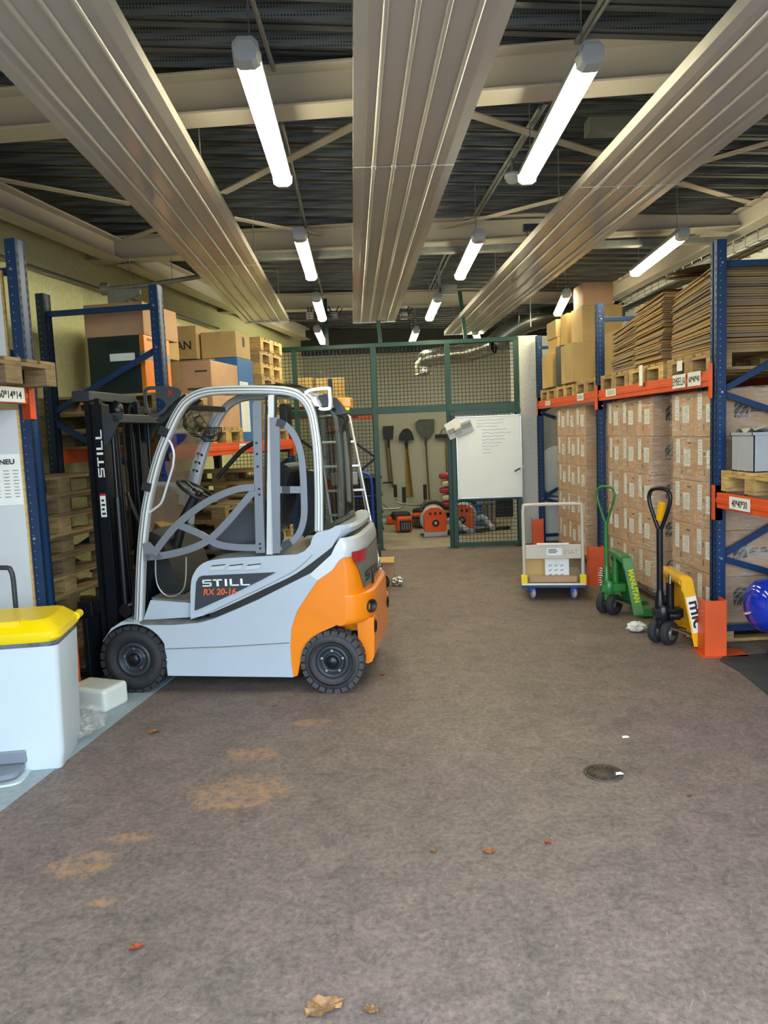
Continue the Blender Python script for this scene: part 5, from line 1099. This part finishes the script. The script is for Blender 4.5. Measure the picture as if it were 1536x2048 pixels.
    # lettering down the cheek that faces the aisle end
    return t
gz = math.atan2(.10, 1)
gt_ = pallet_truck('pallet_truck', (2.185, 6.56, 0), -.10, 'green hand pallet truck lettered in yellow by the middle carton stack', 'green_paint', 'green_paint', 'green_paint', 1.12, 0)
yt_ = pallet_truck('pallet_truck', (2.265, 5.58, 0), -.10, 'yellow hand pallet truck with black handle beside the near orange guard', 'jack_yellow', 'mast_paint', 'mast_paint', 1.17, 0)
def cheek_text(t, body, size, ma, s0, z0, s1, z1, y=-.2275, sx=1.0, bold=.001, shear=0):
    d = Vector((s1-s0, 0, z1-z0)); return text('lettering', body, size, (s0, y, z0), d, Vector((0, 0, 1)) if abs(d.x) > abs(d.z) else Vector((1, 0, 0)), ma, t, sx, bold, 'LEFT', shear)
# the sloping front face of the head plate carries the lettering
def slope_text(t, body, size, ma, y0, bold=.002, sx=1.0, k0=.10):
    a = Vector((.252, 0, .505)); b = Vector((.432, 0, .06)); d = (b-a).normalized(); n = Vector((-d.z, 0, d.x))
    o = a+d*k0; return text('lettering', body, size, (o.x+.003, -.2265, o.z), d, Vector((d.z*-1, 0, d.x)), ma, t, sx, bold)
def cheek(t, ma): 
    mb = MB(); mb.prism([(.062, .525), (.140, .525), (.238, .045), (.155, .03)], lambda s, z: (s, -.2275, z), lambda s, z: (s, -.2262, z)); return mb.build('cheek_plate', ma, t)
cheek(gt_, 'green_light'); cheek(yt_, 'jack_yellow')
d = Vector((.098, 0, -.48)).normalized(); n = Vector((.48, 0, .098)).normalized()
for t, body, ma, sz, k, off in ((gt_, 'MANUTAN', 'text_yellow', .062, .10, .022), (yt_, 'mic', 'text_black', .11, .16, .018)):
    o = Vector((.066, -.2285, .52))+d*k+n*off; text('lettering', body, sz, o, d, n, ma, t, .95 if body == 'MANUTAN' else 1.3, .0025)
if True:
    o = Vector((.066, -.2280, .52))+d*.13+n*.004; mb = MB(); f = lambda a, b: tuple(o+d*a+n*b); mb.add([f(0, 0), f(.27, 0), f(.27, .072), f(0, .072)], [(0, 1, 2, 3)]); mb.build('name_plate', 'sticker', yt_)
    o2 = o+d*.17+n*.04; MB().lathe([(.012, 0), (.012, .001), (0, .001)], (o2.x, -.2290, o2.z), (0, -1, 0), 12).build('red_dot', 'red', yt_)
# ------------------------------------------------------------------ flatbed trolley
t = tag(empty('platform_trolley', (1.855, 7.17, 0), -.22), 'cream tubular platform trolley with blue deck edge in front of the pillar', 'trolley')
MB().tube([(-.275, .03, .17)]+spline([(-.275, .03, .84), (-.268, .03, .895), (-.225, .03, .92), (.225, .03, .92), (.268, .03, .895), (.275, .03, .84)], 5)+[(.275, .03, .17)], .0165, 12).build('push_handle', 'cream_steel', t)
mb = MB(); mb.b2((-.26, .015, .40), (.26, .045, .535)); mb.build('handle_panel', 'cream_steel', t, bevel=.006)
mb = MB(); mb.b2((-.06, .0135, .435), (.08, .015, .505)); mb.build('label', 'sticker', t); text('lettering', 'TROLLEY', .02, (-.045, .0128, .475), (1, 0, 0), (0, 0, 1), 'ink', t, 1.0, .0005) if False else None
mb = MB(); [mb.b2((-.045, .0125, .485-.014*k), (.03+.012*(k % 2), .0134, .492-.014*k)) for k in range(3)]; mb.build('label_print', 'ink', t)
text('handwriting', 'ESAT', .062, (.10, .0135, .445), (1, 0, 0), (0, 0, 1), 'galv_dull', t, .95, -.001)
mb = MB(); mb.b2((-.285, .0, .135), (.285, .86, .165)); mb.build('deck', 'galv_dull', t, bevel=.006)
mb = MB(); mb.b2((-.30, -.02, .125), (.30, .0, .150)); mb.b2((-.30, .0, .115), (-.285, .87, .15)); mb.b2((.285, .0, .115), (.30, .87, .15)); mb.build('bumper_strip', 'rack_blue', t, bevel=.004)
mb = MB(); mb.b2((-.30, -.022, .151), (.30, .0, .166)); mb.build('edge_strip', 'sticker', t, bevel=.003)
for x in (-.275, .275): mb = MB(); mb.b2((x-.03, -.01, .165), (x+.03, .06, .245)); mb.build('handle_socket', 'yellow_plastic', t, bevel=.006)
for x in (-.2, .19):
    for y in (.10, .74):
        q = empty('caster', (x, y, .055)); q.parent = t
        mb = MB(); mb.lathe([(0, -.016), (.048, -.016), (.054, -.008), (.054, .008), (.048, .016), (0, .016)], (0, 0, 0), (1, .4, 0), 20); mb.build('caster_wheel', 'crate_grey', q)
        mb = MB(); mb.box((0, 0, .045), (.065, .075, .07)); mb.build('caster_fork', 'blue_plastic', q, bevel=.008)
carton_box('white_carton', (1.83, 7.28, .167), (2.06, 7.52, .385), 'white_plastic', 'white printed carton standing on the platform trolley', rz=-.22, tape='sticker')
wc = bpy.context.scene.collection.objects[-2] if False else [o for o in COL.objects if o.name.startswith('white_carton')][0]
mb = MB()
for r in range(3):
    for c in range(3): mb.prism([(0, 0), (.03, .012), (.03, .018), (0, .006)], lambda a, b: (-.08+.055*c+a, -.121, .05+.045*r+b), lambda a, b: (-.08+.055*c+a, -.1212, .05+.045*r+b))
mb.build('arrow_print', 'ink', wc)
o = MB().box((0, 0, .0275), (.44, .07, .055)).build('flat_carton', 'carton'); o.location = (1.875, 7.262, .167); o.rotation_euler.z = -.22; tag(o, 'flat brown carton lying at the front of the trolley deck', 'cardboard box')
o = MB().box((0, 0, 0), (.26, .012, .24)).build('cardboard_sheet', 'carton_pale'); o.location = (1.765, 7.42, .285); o.rotation_euler = (-.2, .2, -.22); tag(o, 'tilted cardboard piece leaning behind the flat carton on the trolley', 'cardboard piece')
o = MB().box((0, 0, .01), (.30, .22, .02)).build('paper_stack', 'paper'); o.location = (1.86, 8.4, .51); o.location = (1.86, 7.20, .537); o.rotation_euler.z = -.22; tag(o, 'white papers lying on top of the trolley panel', 'paper'); o.scale = (1, .25, .5)
# ------------------------------------------------------------------ white round table top and sheet leaning behind the farthest frame
o = MB().lathe([(0, 0), (.36, 0), (.365, .012), (.36, .024), (0, .024)], (0, 0, 0), (0, -1, .12), 48).build('round_board', 'white_paint'); o.location = (2.94, 10.90, 1.02); tag(o, 'large white round board standing behind the farthest rack frame', 'round board')
o = MB().b2((-.25, -.012, 0), (.6, .012, .62)).build('white_sheet', 'white_plastic'); o.location = (2.80, 10.88, .02); o.rotation_euler.x = -.05; tag(o, 'white panel standing on the floor below the round board', 'panel')
o = MB().b2((-.2, -.012, 0), (.25, .012, .05)).build('white_sheet', 'white_plastic'); o.location = (2.45, 10.2, .36); bpy.data.objects.remove(o)
# ------------------------------------------------------------------ green mesh cage with gate
cg = lambda X: 10.87-.0985*(X-.35)
def cpost(mb, x, z0, z1, wd=.07, dp=.05): mb.box((x, cg(x), (z0+z1)/2), (wd, dp, z1-z0))
cage = tag(empty('mesh_cage', (0, 0, 0)), 'dark green wire mesh cage wall across the back of the hall', 'cage')
for x, z1, wd in ((-.77, 2.87, .07), (.33, 2.86, .075), (1.355, 2.86, .075), (2.295, 2.86, .07)):
    mb = MB(); cpost(mb, x, 0, z1, wd); mb.build('cage_post', 'cage_green', cage, bevel=.004)
    mb = MB(); mb.box((x, cg(x), .005), (.14, .10, .01)); mb.build('post_foot', 'cage_green', cage)
for x, dx in ((.45, .05), (1.62, .06), (-.30, .0)): mb = MB(); mb.bar((x, cg(x), 2.86), (x-dx, cg(x)+.05, 3.55), .05, .04, (0, 1, 0)); mb.build('ceiling_stay', 'cage_green', cage)
def crail(x0, x1, z, h, ma='cage_green', nm='cage_rail', off=0): mb = MB(); mb.bar((x0, cg(x0)+off, z), (x1, cg(x1)+off, z), .05, h); return mb.build(nm, ma, cage, bevel=.004)
crail(-1.75, 2.33, 2.875, .06)
crail(-1.75, 2.33, 1.97, .09); crail(-1.75, .33, 1.06, .06); crail(-1.75, .33, .05, .06)
def wires(x0, x1, z0, z1, parent, off=.0, pitch=.052, f=None, r=.0035, nm='wire_mesh'):
    mb = MB(); f = f or (lambda x: (x, cg(x)+off)); n = max(1, int(round((x1-x0)/pitch))); m = max(1, int(round((z1-z0)/pitch)))
    for i in range(n+1): x = x0+(x1-x0)*i/n; p = f(x); mb.tube([(p[0], p[1], z0), (p[0], p[1], z1)], r, 4, cap=False)
    for j in range(m+1): z = z0+(z1-z0)*j/m; a, b = f(x0), f(x1); mb.tube([(a[0], a[1]+.004, z), (b[0], b[1]+.004, z)], r, 4, cap=False)
    return mb.build(nm, 'mast_paint', parent)
for x0, x1 in ((-1.72, -.80), (-.74, .29), (.37, 1.32), (1.39, 2.26)): wires(x0, x1, 2.02, 2.84, cage)
wires(-1.72, -.80, .08, 1.03, cage); wires(-1.72, -.80, 1.09, 1.92, cage); wires(-.74, .29, .08, 1.03, cage); wires(-.74, .29, 1.09, 1.92, cage)
gate = tag(empty('cage_gate', (1.40, cg(1.4)-.06, 0), -.0985), 'green mesh sliding gate with the whiteboard in front of the cage', 'gate')
gw = .90
for x in (0, gw): mb = MB(); mb.b2((x-.03, -.02, .02), (x+.03, .02, 1.93)); mb.build('gate_upright', 'cage_green', gate, bevel=.004)
for z in (.05, 1.90, .70): mb = MB(); mb.b2((0, -.02, z-.03), (gw, .02, z+.03)); mb.build('gate_rail', 'cage_green', gate, bevel=.004)
wires(.03, gw-.03, .08, 1.87, gate, f=lambda x: (x, 0))
mb = MB(); mb.b2((-.04, -.05, 1.86), (.55, -.02, 1.90)); mb.build('track', 'mast_paint', gate)
wb = tag(empty('whiteboard', (1.435, cg(1.43)-.115, .705), -.0985), 'large whiteboard with faint blue handwriting hung on the green gate', 'whiteboard')
mb = MB(); mb.b2((0, 0, 0), (.885, .018, 1.13)); mb.build('board_surface', 'white_plastic', wb)
mb = MB()
for a, b in (((-.006, -.006), (.891, .010)), ((-.006, 1.12), (.891, 1.136)), ((-.006, -.006), (.010, 1.136)), ((.875, -.006), (.891, 1.136))): mb.b2((a[0], -.006, a[1]), (b[0], .02, b[1]))
mb.build('board_frame', 'alu', wb, bevel=.003)
for x in (0, .885):
    for z in (0, 1.13): MB().box((x, -.002, z), (.03, .026, .03)).build('corner_cap', 'crate_grey', wb, bevel=.004)
mb = MB(); rnd = random.Random(11)
for r in range(11):
    z = 1.075-.045*r; x = .28+(.07 if r > 2 else 0); L = rnd.uniform(.25, .48) if r < 9 else .18
    P = []; 
    while x < .30+L: P.append((x, -.0015, z+rnd.uniform(-.010, .010))); x += rnd.uniform(.006, .014)
    if len(P) > 2: mb.tube(P, .0016, 4)
mb.build('handwriting', 'ink_blue', wb)
pn = tag(empty('marker_pen', (2.27, cg(2.27)-.14, 1.09)), 'dark marker pen clipped at the right edge of the whiteboard', 'pen'); MB().tube([(-.06, 0, -.03), (.02, 0, .01)], .010, 8).build('pen_barrel', 'ink', pn); MB().tube([(.02, 0, .01), (.09, 0, .05)], .006, 8).build('pen_tip', 'sticker', pn)
lf = tag(empty('picture_sheet', (1.48, cg(1.48)-.145, 1.66)), 'grey picture leaflet pinned aslant at the top left of the whiteboard', 'leaflet')
Ry = Matrix.Rotation(-.35, 3, 'Y'); MB().box((0, 0, 0), (.36, .003, .16), Ry).build('leaflet_page', 'crate_grey', lf); MB().box((-.10, -.004, .06), (.2, .003, .14), Matrix.Rotation(-.5, 3, 'Y')).build('leaflet_page', 'sticker', lf)
mb = MB(); rnd = random.Random(2)
for k in range(7): mb.box((-.14+.045*k, -.006, -.05+.018*k+rnd.uniform(-.03, .03)), (.05, .001, .06), Ry)
mb.build('grey_print', 'galv_dull', lf)
# ------------------------------------------------------------------ behind the cage: tools on the wall
YW = YB
def tool(name, top, bot, blade, ma, hma, label, hr=.018, d=.10):
    """head at the top, handle hanging down the wall"""
    a = Vector((top[0], YW-d, top[1])); b = Vector((bot[0], YW-d+.02, bot[1])); t = tag(empty(name, a), label, 'shovel' if 'shovel' in label else 'garden tool', None)
    MB().cyl((0, .005, .02), (0, d, .02), .008, 6).build('wall_hook', 'mast_paint', t); v = b-a; MB().tube([(0, 0, -.02), tuple(v*.5+Vector((0, .005, 0))), tuple(v)], hr, 8).build('handle', hma, t); return t, v
def sh(px, py0, py1, px1, wpx, hpx, ma, hma, label, shape, d=.10):
    p = pY(px, py0+hpx, YW-d); q = pY(px1, py1, YW-d); s = (YW-d)/FPX; t, v = tool('shovel', (p.x, p.z), (q.x, q.z), None, ma, hma, label, d=d); w_, h_ = wpx*s, hpx*s
    sc = shape; mb = MB(); A = [(x*w_/2, z*h_) for x, z in sc]; n = len(A)
    mb.prism(A, lambda x, z: (x, -.012+.10*(abs(x)/max(w_, .01))**2*w_, z), lambda x, z: (x, .0+.10*(abs(x)/max(w_, .01))**2*w_, z)); mb.build('blade', ma, t, bevel=.003); MB().tube([(0, 0, -.16), (0, -.01, -.02), (0, -.012, .04)], [.022, .024, .012], 8).build('socket', ma, t); return t
SPADE = [(-.8, 0), (.8, 0), (1, .95), (.9, 1), (-.95, .98)]; ROUND = [(-1, 0), (1, 0), (.95, .35), (.75, .7), (.35, .98), (0, 1), (-.4, .93), (-.85, .6), (-1, .3)]; SCOOP = [(-.35, 0), (.35, 0), (.9, .3), (.97, .95), (.85, 1), (-.6, 1), (-1, .85), (-.85, .4)]
sh(777, 852, 975, 786, 23, 27, 'shovel_black', 'wood_dark', 'dark square spade, leftmost tool on the back wall', SPADE, .10)
t_, v_ = tool('digging_fork', (pY(772, 880, YW-.16).x, pY(772, 880, YW-.16).z), (pY(780, 967, YW-.16).x, pY(780, 967, YW-.16).z), None, 'shovel_black', 'wood_dark', 'dark handled tool hanging behind the leftmost spade', d=.16); MB().tube([(-.10, 0, v_.z+.02), (.10, 0, v_.z+.02)], .016, 8).build('grip', 'black_plastic', t_)
sh(813, 857, 994, 825, 30, 24, 'shovel_black', 'wood_dark', 'black round shovel, second from the left on the back wall', ROUND, .10)
t_, v_ = tool('broom_handle', (pY(812, 890, YW-.06).x, pY(812, 890, YW-.06).z), (pY(815, 994, YW-.06).x, pY(815, 994, YW-.06).z), None, 'wood_yellow', 'wood_yellow', 'yellow handle hanging straight behind the black round shovel', d=.06); MB().box((0, 0, .02), (.06, .03, .06)).build('ferrule', 'shovel_black', t_)
t_, v_ = tool('broom_handle', (pY(813, 892, YW-.04).x, pY(813, 892, YW-.04).z), (pY(821, 994, YW-.04).x, pY(821, 994, YW-.04).z), None, 'wood_yellow', 'wood_yellow', 'yellow handle slanting behind the black round shovel', d=.04); MB().box((0, 0, .02), (.06, .03, .06)).build('ferrule', 'shovel_black', t_)
sh(851, 839, 1000, 859, 39, 36, 'shovel_grey', 'wood_dark', 'large grey scoop shovel, third from the left on the back wall', SCOOP, .10)
p = pY(885, 872, YW-.1); t = tag(empty('push_broom', p), 'dark push broom head hung beside the scoop shovel', 'broom'); mb = MB(); mb.box((0, 0, 0), (.30, .06, .07)); mb.build('broom_head', 'shovel_black', t, bevel=.006); MB().cyl((.06, 0, 0), (.07, 0, -1.4), .014, 8).build('handle', 'wood_dark', t); MB().cyl((0, 0, 0), (0, .1, 0), .008, 6).build('wall_hook', 'mast_paint', t)
MB().tube([(-.05, 0, .03), (.0, .03, .13), (.08, .04, .15), (.1, .0, .05)], .008, 6).build('hook', 'mast_paint', t)
# blowers
def blower(loc, rz, label):
    t = tag(empty('backpack_blower', loc, rz), label, 'leaf blower', 'orange backpack blowers')
    mb = MB(); mb.lathe([(0, -.10), (.14, -.10), (.20, -.06), (.22, 0), (.20, .06), (.14, .09), (0, .09)], (0, 0, .27), (0, -1, 0), 28); mb.build('fan_housing', 'crate_grey', t)
    mb = MB(); mb.prism([(-.17, .08), (.17, .08), (.18, .34), (.13, .42), (.05, .46), (-.05, .46), (-.13, .42), (-.18, .34)], lambda x, z: (x, -.16, z), lambda x, z: (x, -.04, z)); mb.build('engine_cover', 'machine_orange', t, bevel=.03, seg=3)
    MB().lathe([(.05, 0), (.055, .02), (.04, .03), (0, .03)], (0, -.155, .22), (0, -1, 0), 20).build('starter_cap', 'black_plastic', t); MB().lathe([(.025, .031), (0, .034)], (0, -.155, .22), (0, -1, 0), 16).build('cap_emblem', 'galv', t)
    for k in (-1, 0, 1): MB().box((k*.08, -.162, .37), (.035, .004, .04)).build('cover_vent', 'slot_dark', t)
    mb = MB(); mb.b2((-.19, -.16, .0), (.19, .10, .09)); mb.build('base_tank', 'crate_grey', t, bevel=.02)
    MB().tube(spline([(-.2, .0, .40), (-.12, .05, .50), (.05, .06, .53), (.2, .05, .46)], 5), .03, 8).build('harness', 'black_plastic', t); MB().tube(spline([(.18, 0, .2), (.32, -.05, .25), (.42, -.1, .15), (.5, -.2, .08)], 5), .04, 10).build('blower_tube', 'crate_grey', t); MB().tube([(-.19, -.1, .04), (-.24, -.14, .05), (-.2, -.18, .05)], .012, 6).build('fuel_hose', 'black_plastic', t); return t
p = pz(868, 1072); blower((p.x, p.y, .004), .1, 'orange and grey backpack blower standing in the open cage gateway')
p = pz(932, 1068); blower((p.x, p.y+.2, .004), -.3, 'orange and grey backpack blower behind the mesh of the gate')
# brush cutters
def brushcutter(loc, rz, label, ln=.7):
    t = tag(empty('brush_cutter', loc, rz), label, 'brush cutter', 'brush cutters on the cage floor')
    mb = MB(); mb.box((0, 0, .14), (.26, .24, .24)); mb.build('engine', 'machine_orange', t, bevel=.03); mb = MB(); mb.box((-.02, .12, .26), (.30, .22, .14)); mb.build('engine_shroud', 'black_plastic', t, bevel=.04); mb = MB(); mb.box((0, -.13, .12), (.19, .05, .17)); mb.build('engine_guard', 'black_plastic', t, bevel=.01)
    for k in range(4): MB().box((-.06+.04*k, -.157, .11), (.014, .006, .12)).build('cooling_fin', 'galv_dull', t)
    MB().tube([(0, .08, .14), (-.10, .35, .30), (-.2, ln, .42)], .014, 8).build('drive_tube', 'galv', t)
    MB().tube(spline([(-.52, .12, .62), (-.50, .12, .46), (-.42, .12, .40), (-.1, .14, .38), (.02, .12, .42), (.05, .12, .56)], 5), .018, 8).build('handlebar', 'galv', t)
    for x in (-.52, .05): MB().tube([(x, .12, .48 if x > 0 else .52), (x, .12, .74)], .032, 10).build('grip', 'black_plastic', t)
    return t
p = pz(808, 1064); brushcutter((p.x, p.y, .004), .15, 'brush cutter with upright handles nearest the left gate post')
p = pz(845, 1060); brushcutter((p.x, p.y+.3, .004), -.5, 'brush cutter tucked behind the orange blower')
p = pz(790, 1048); o = MB().box((0, 0, .07), (.3, .25, .14)).build('chainsaw', 'machine_orange', None, bevel=.03); o.location = (p.x, p.y, .004); tag(o, 'orange chainsaw body lying at the foot of the back wall', 'chainsaw'); MB().b2((-.45, -.02, .05), (-.14, .0, .11)).build('guide_bar', 'galv', o); MB().tube([(-.1, 0, .13), (0, 0, .22), (.12, 0, .14)], .015, 8).build('saw_handle', 'black_plastic', o)
# sacks
sx0 = pY(890, 1000, 14.7)
for k in range(5):
    o = blob('sack', (sx0.x+.28+(k % 2)*.03, 14.72, .18+k*.135), .30, 'sack_cream' if k % 2 == 0 else 'sack_red', f'{["cream", "red"][k % 2]} sack, {ORD[k] if k < 4 else "topmost"} of the pile beside the blowers', 'sack', 20+k, (1.25, .8, .24), .12)
    MB().box((-.30, -.10, .07), (.16, .24, .10)).build('sack_end', 'sack_red' if k % 2 == 0 else 'sack_cream', o, bevel=.03); MB().box((-.05, -.245, .08), (.16, .006, .06)).build('printed_patch', 'print_brown', o)
pallet((sx0.x+.3, 14.72, .004), 0, 'pallet under the pile of sacks behind the cage', 'pallet_old')
# green-black shelving, blue tool chest and timber behind the gate
p = pz(1010, 1075); t = tag(empty('blue_chest', (2.02, 13.2, .004)), 'blue tool chest behind the mesh of the gate', 'chest'); MB().b2((-.36, -.2, 0), (.36, .2, .34)).build('chest_body', 'blue_box', t, bevel=.01); MB().b2((-.37, -.21, .345), (.37, .21, .40)).build('chest_lid', 'blue_box', t, bevel=.01); MB().tube([(-.1, 0, .40), (-.08, 0, .45), (.08, 0, .45), (.1, 0, .40)], .01, 8).build('carry_handle', 'galv', t)
o = MB().b2((-.45, -.2, 0), (.45, .2, 1.05)).build('dark_green_cabinet', 'charger_green'); o.location = (2.75, 14.4, .004); tag(o, 'dark green cabinet behind the mesh gate', 'cabinet'); [MB().b2((-.44, -.204, .1+.16*k), (.44, -.2, .12+.16*k)).build('drawer_gap', 'slot_dark', o) for k in range(6)]
for k, x in enumerate((2.13, 2.19, 2.26)): o = MB().bar((0, 0, 0), (.05*k-.02, .25, .95), .05, .02).build('timber_lath', 'pallet_old'); o.location = (x-.02, 12.4, .01); tag(o, ['short', 'middle', 'long'][k]+' timber lath leaning by the right gate post', 'lath')
o = MB().bar((0, 0, .03), (1.05, .35, .03), .06, .05).build('green_bar', 'cage_green'); o.location = (1.45, 12.1, .004); tag(o, 'green steel bar lying on the floor behind the gate', 'bar')
# dark stacked bins and shelving behind the mesh, left of the gateway
for k in range(4):
    o = MB(); rows = [rrect(.36, .26, .04, 0), rrect(.40, .30, .05, .25)]; o.grid(rows, True, True); o.add(rows[0], [tuple(range(len(rows[0])))]); o = o.build('dark_bin', 'black_bin'); o.location = (-.02, 11.6, .004+k*.255); tag(o, f'dark plastic bin, {ORD[k] if k < 3 else "topmost"} of the stack behind the mesh near the ladder', 'bin'); MB().grid([rrect(.40, .30, .05, .225), rrect(.425, .325, .05, .23), rrect(.425, .325, .05, .25), rrect(.40, .30, .05, .25)], True, True).build('bin_rim', 'black_bin', o)
for k, (x0, x1, z1) in enumerate(((-1.1, -.55, 1.05), (-1.65, -1.2, 1.1))): o = MB().b2((x0, 11.5, .004), (x1, 12.0, z1)).build('dark_cabinet', 'black_bin', bevel=.01); tag(o, ['low dark cabinet behind the mesh and the forklift', 'second low dark cabinet behind the mesh against the left wall'][k], 'cabinet'); MB().b2((x0+.03, 11.492, .05), (x1-.03, 11.5, z1-.05)).build('cabinet_door', 'charger_green', o)
# small rack behind the cage
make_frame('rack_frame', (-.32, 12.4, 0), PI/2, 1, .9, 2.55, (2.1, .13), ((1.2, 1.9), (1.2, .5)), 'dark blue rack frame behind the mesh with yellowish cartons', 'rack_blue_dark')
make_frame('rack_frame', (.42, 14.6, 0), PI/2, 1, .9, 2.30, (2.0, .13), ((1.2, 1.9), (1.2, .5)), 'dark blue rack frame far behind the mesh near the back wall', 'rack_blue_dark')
beam((-.283, 12.45, 2.02), (.45, 14.55, 2.02), .09, 'orange beam between the two frames behind the mesh', (1, -.3, 0))
o = MB().b2((-1.25, 12.7, 1.95), (.1, 13.6, 2.02)).build('shelf_board', 'rack_orange', bevel=.004); tag(o, 'orange shelf board behind the mesh under the yellowish cartons', 'shelf')
for x0, x1, y, h, lab in ((-.92, -.62, 12.8, .60, 'left one'), (-.58, -.10, 12.9, .58, 'right one')): carton_box('cardboard_box', (x0, y, 2.021), (x1, y+.45, 2.021+h), 'carton_yellow', f'pale yellow carton on the shelf behind the mesh, the {lab} of the pair')
# ladder, blue hand truck, shovel and box behind the forklift
t = tag(empty('step_ladder', (0, 0, 0)), 'aluminium step ladder standing behind the forklift tail', 'ladder')
a, b = pY(700, 835, 8.55), pY(757, 1106, 8.25); foot = Vector((b.x+.045, 8.2, .0)); d = (foot-a)
for off in (0, -.46): mb = MB(); P = [a+Vector((off*.8, 0, 0)), foot+Vector((off, 0, 0))]; mb.bar(P[0], P[1], .022, .055, (0, 1, 0)); mb.build('ladder_rail', 'alu', t, bevel=.003)
MB().tube([a, a+Vector((-.02, 0, .025)), a+Vector((-.34, 0, .025)), a+Vector((-.37, 0, 0))], .014, 8).build('top_bow', 'alu', t)
for k in range(1, 7): q = a+d*(k/7); mb = MB(); mb.b2((q.x-.40-.05*k/7, q.y-.04, q.z-.012), (q.x, q.y+.04, q.z+.012)); mb.build('ladder_step', 'alu', t, bevel=.003)
for off in (0, -.46): mb = MB(); mb.bar(a+Vector((off*.8, .06, -.05)), Vector((foot.x-.05+off, 9.15, 0)), .02, .045, (0, 1, 0)); mb.build('rear_rail', 'alu', t)
mb = MB(); mb.box(a+d*.37+Vector((-.2, -.05, .02)), (.30, .10, .14)); mb.build('tool_tray', 'galv_dull', t, bevel=.01)
t = tag(empty('blue_hand_truck', (.02, 9.55, 0)), 'blue tubular hand truck behind the step ladder', 'hand truck')
MB().tube([(-.19, .10, .12)]+spline([(-.19, 0, 1.0), (-.17, 0, 1.13), (-.08, 0, 1.18), (.08, 0, 1.18), (.17, 0, 1.13), (.19, 0, 1.0)], 4)+[(.19, .10, .12)], .016, 10).build('frame_tube', 'blue_plastic', t)
for z in (.35, .62, .88): MB().cyl((-.19, .05, z), (.19, .05, z), .010, 8).build('cross_tube', 'blue_plastic', t)
mb = MB(); mb.b2((-.2, -.22, .01), (.2, .1, .02)); mb.build('toe_plate', 'blue_plastic', t)
for x in (-.24, .24): MB().lathe([(.04, -.03), (.12, -.03), (.125, 0), (.12, .03), (.04, .03)], (x, .16, .125), (1, 0, 0), 22).build('wheel', 'rubber', t)
t = tag(empty('blue_snow_shovel', (-.02, 8.72, .0)), 'blue plastic shovel blade standing behind the forklift tail', 'shovel')
mb = MB(); mb.grid([[(-.22+.46*i/8*(1-.10*j), .03*math.cos((i-4)/3), .42+.26*j/4*(1-.06*abs(i-4)/4)) for i in range(9)] for j in range(5)]); mb.grid([[(-.22+.46*i/8*(1-.10*j), .03*math.cos((i-4)/3)+.006, .42+.26*j/4*(1-.06*abs(i-4)/4)) for i in range(9)] for j in range(5)]); mb.build('shovel_blade', 'blue_plastic', t)
MB().cyl((-.01, .04, .0), (-.01, .06, 1.0), .016, 8).build('handle', 'alu', t)
p = pz(770, 1176); t = tag(empty('cardboard_box', (.285, 8.28, 0), -.08), 'open brown cardboard box on the floor behind the forklift tail', 'cardboard box')
MB().b2((-.13, 0, 0), (.10, .30, .26)).build('box_body', 'carton', t, bevel=.004); mb = MB(); mb.prism([(-.13, .0), (.10, .0), (.115, -.07), (-.12, -.07)], lambda x, y: (x, y, .262+.5*y*0), lambda x, y: (x, y, .268)); mb.prism([(-.13, 0), (.10, 0), (.10, .3), (-.13, .3)], lambda x, y: (x, y, .262), lambda x, y: (x, y, .27)); mb.build('box_flap', 'carton_yellow', t)
blob('crumpled_foil', (.42, 8.24, .003), .05, 'foil', 'crumpled silvery foil beside the open brown box', 'foil', 9, (1.2, 1, 1), .6)
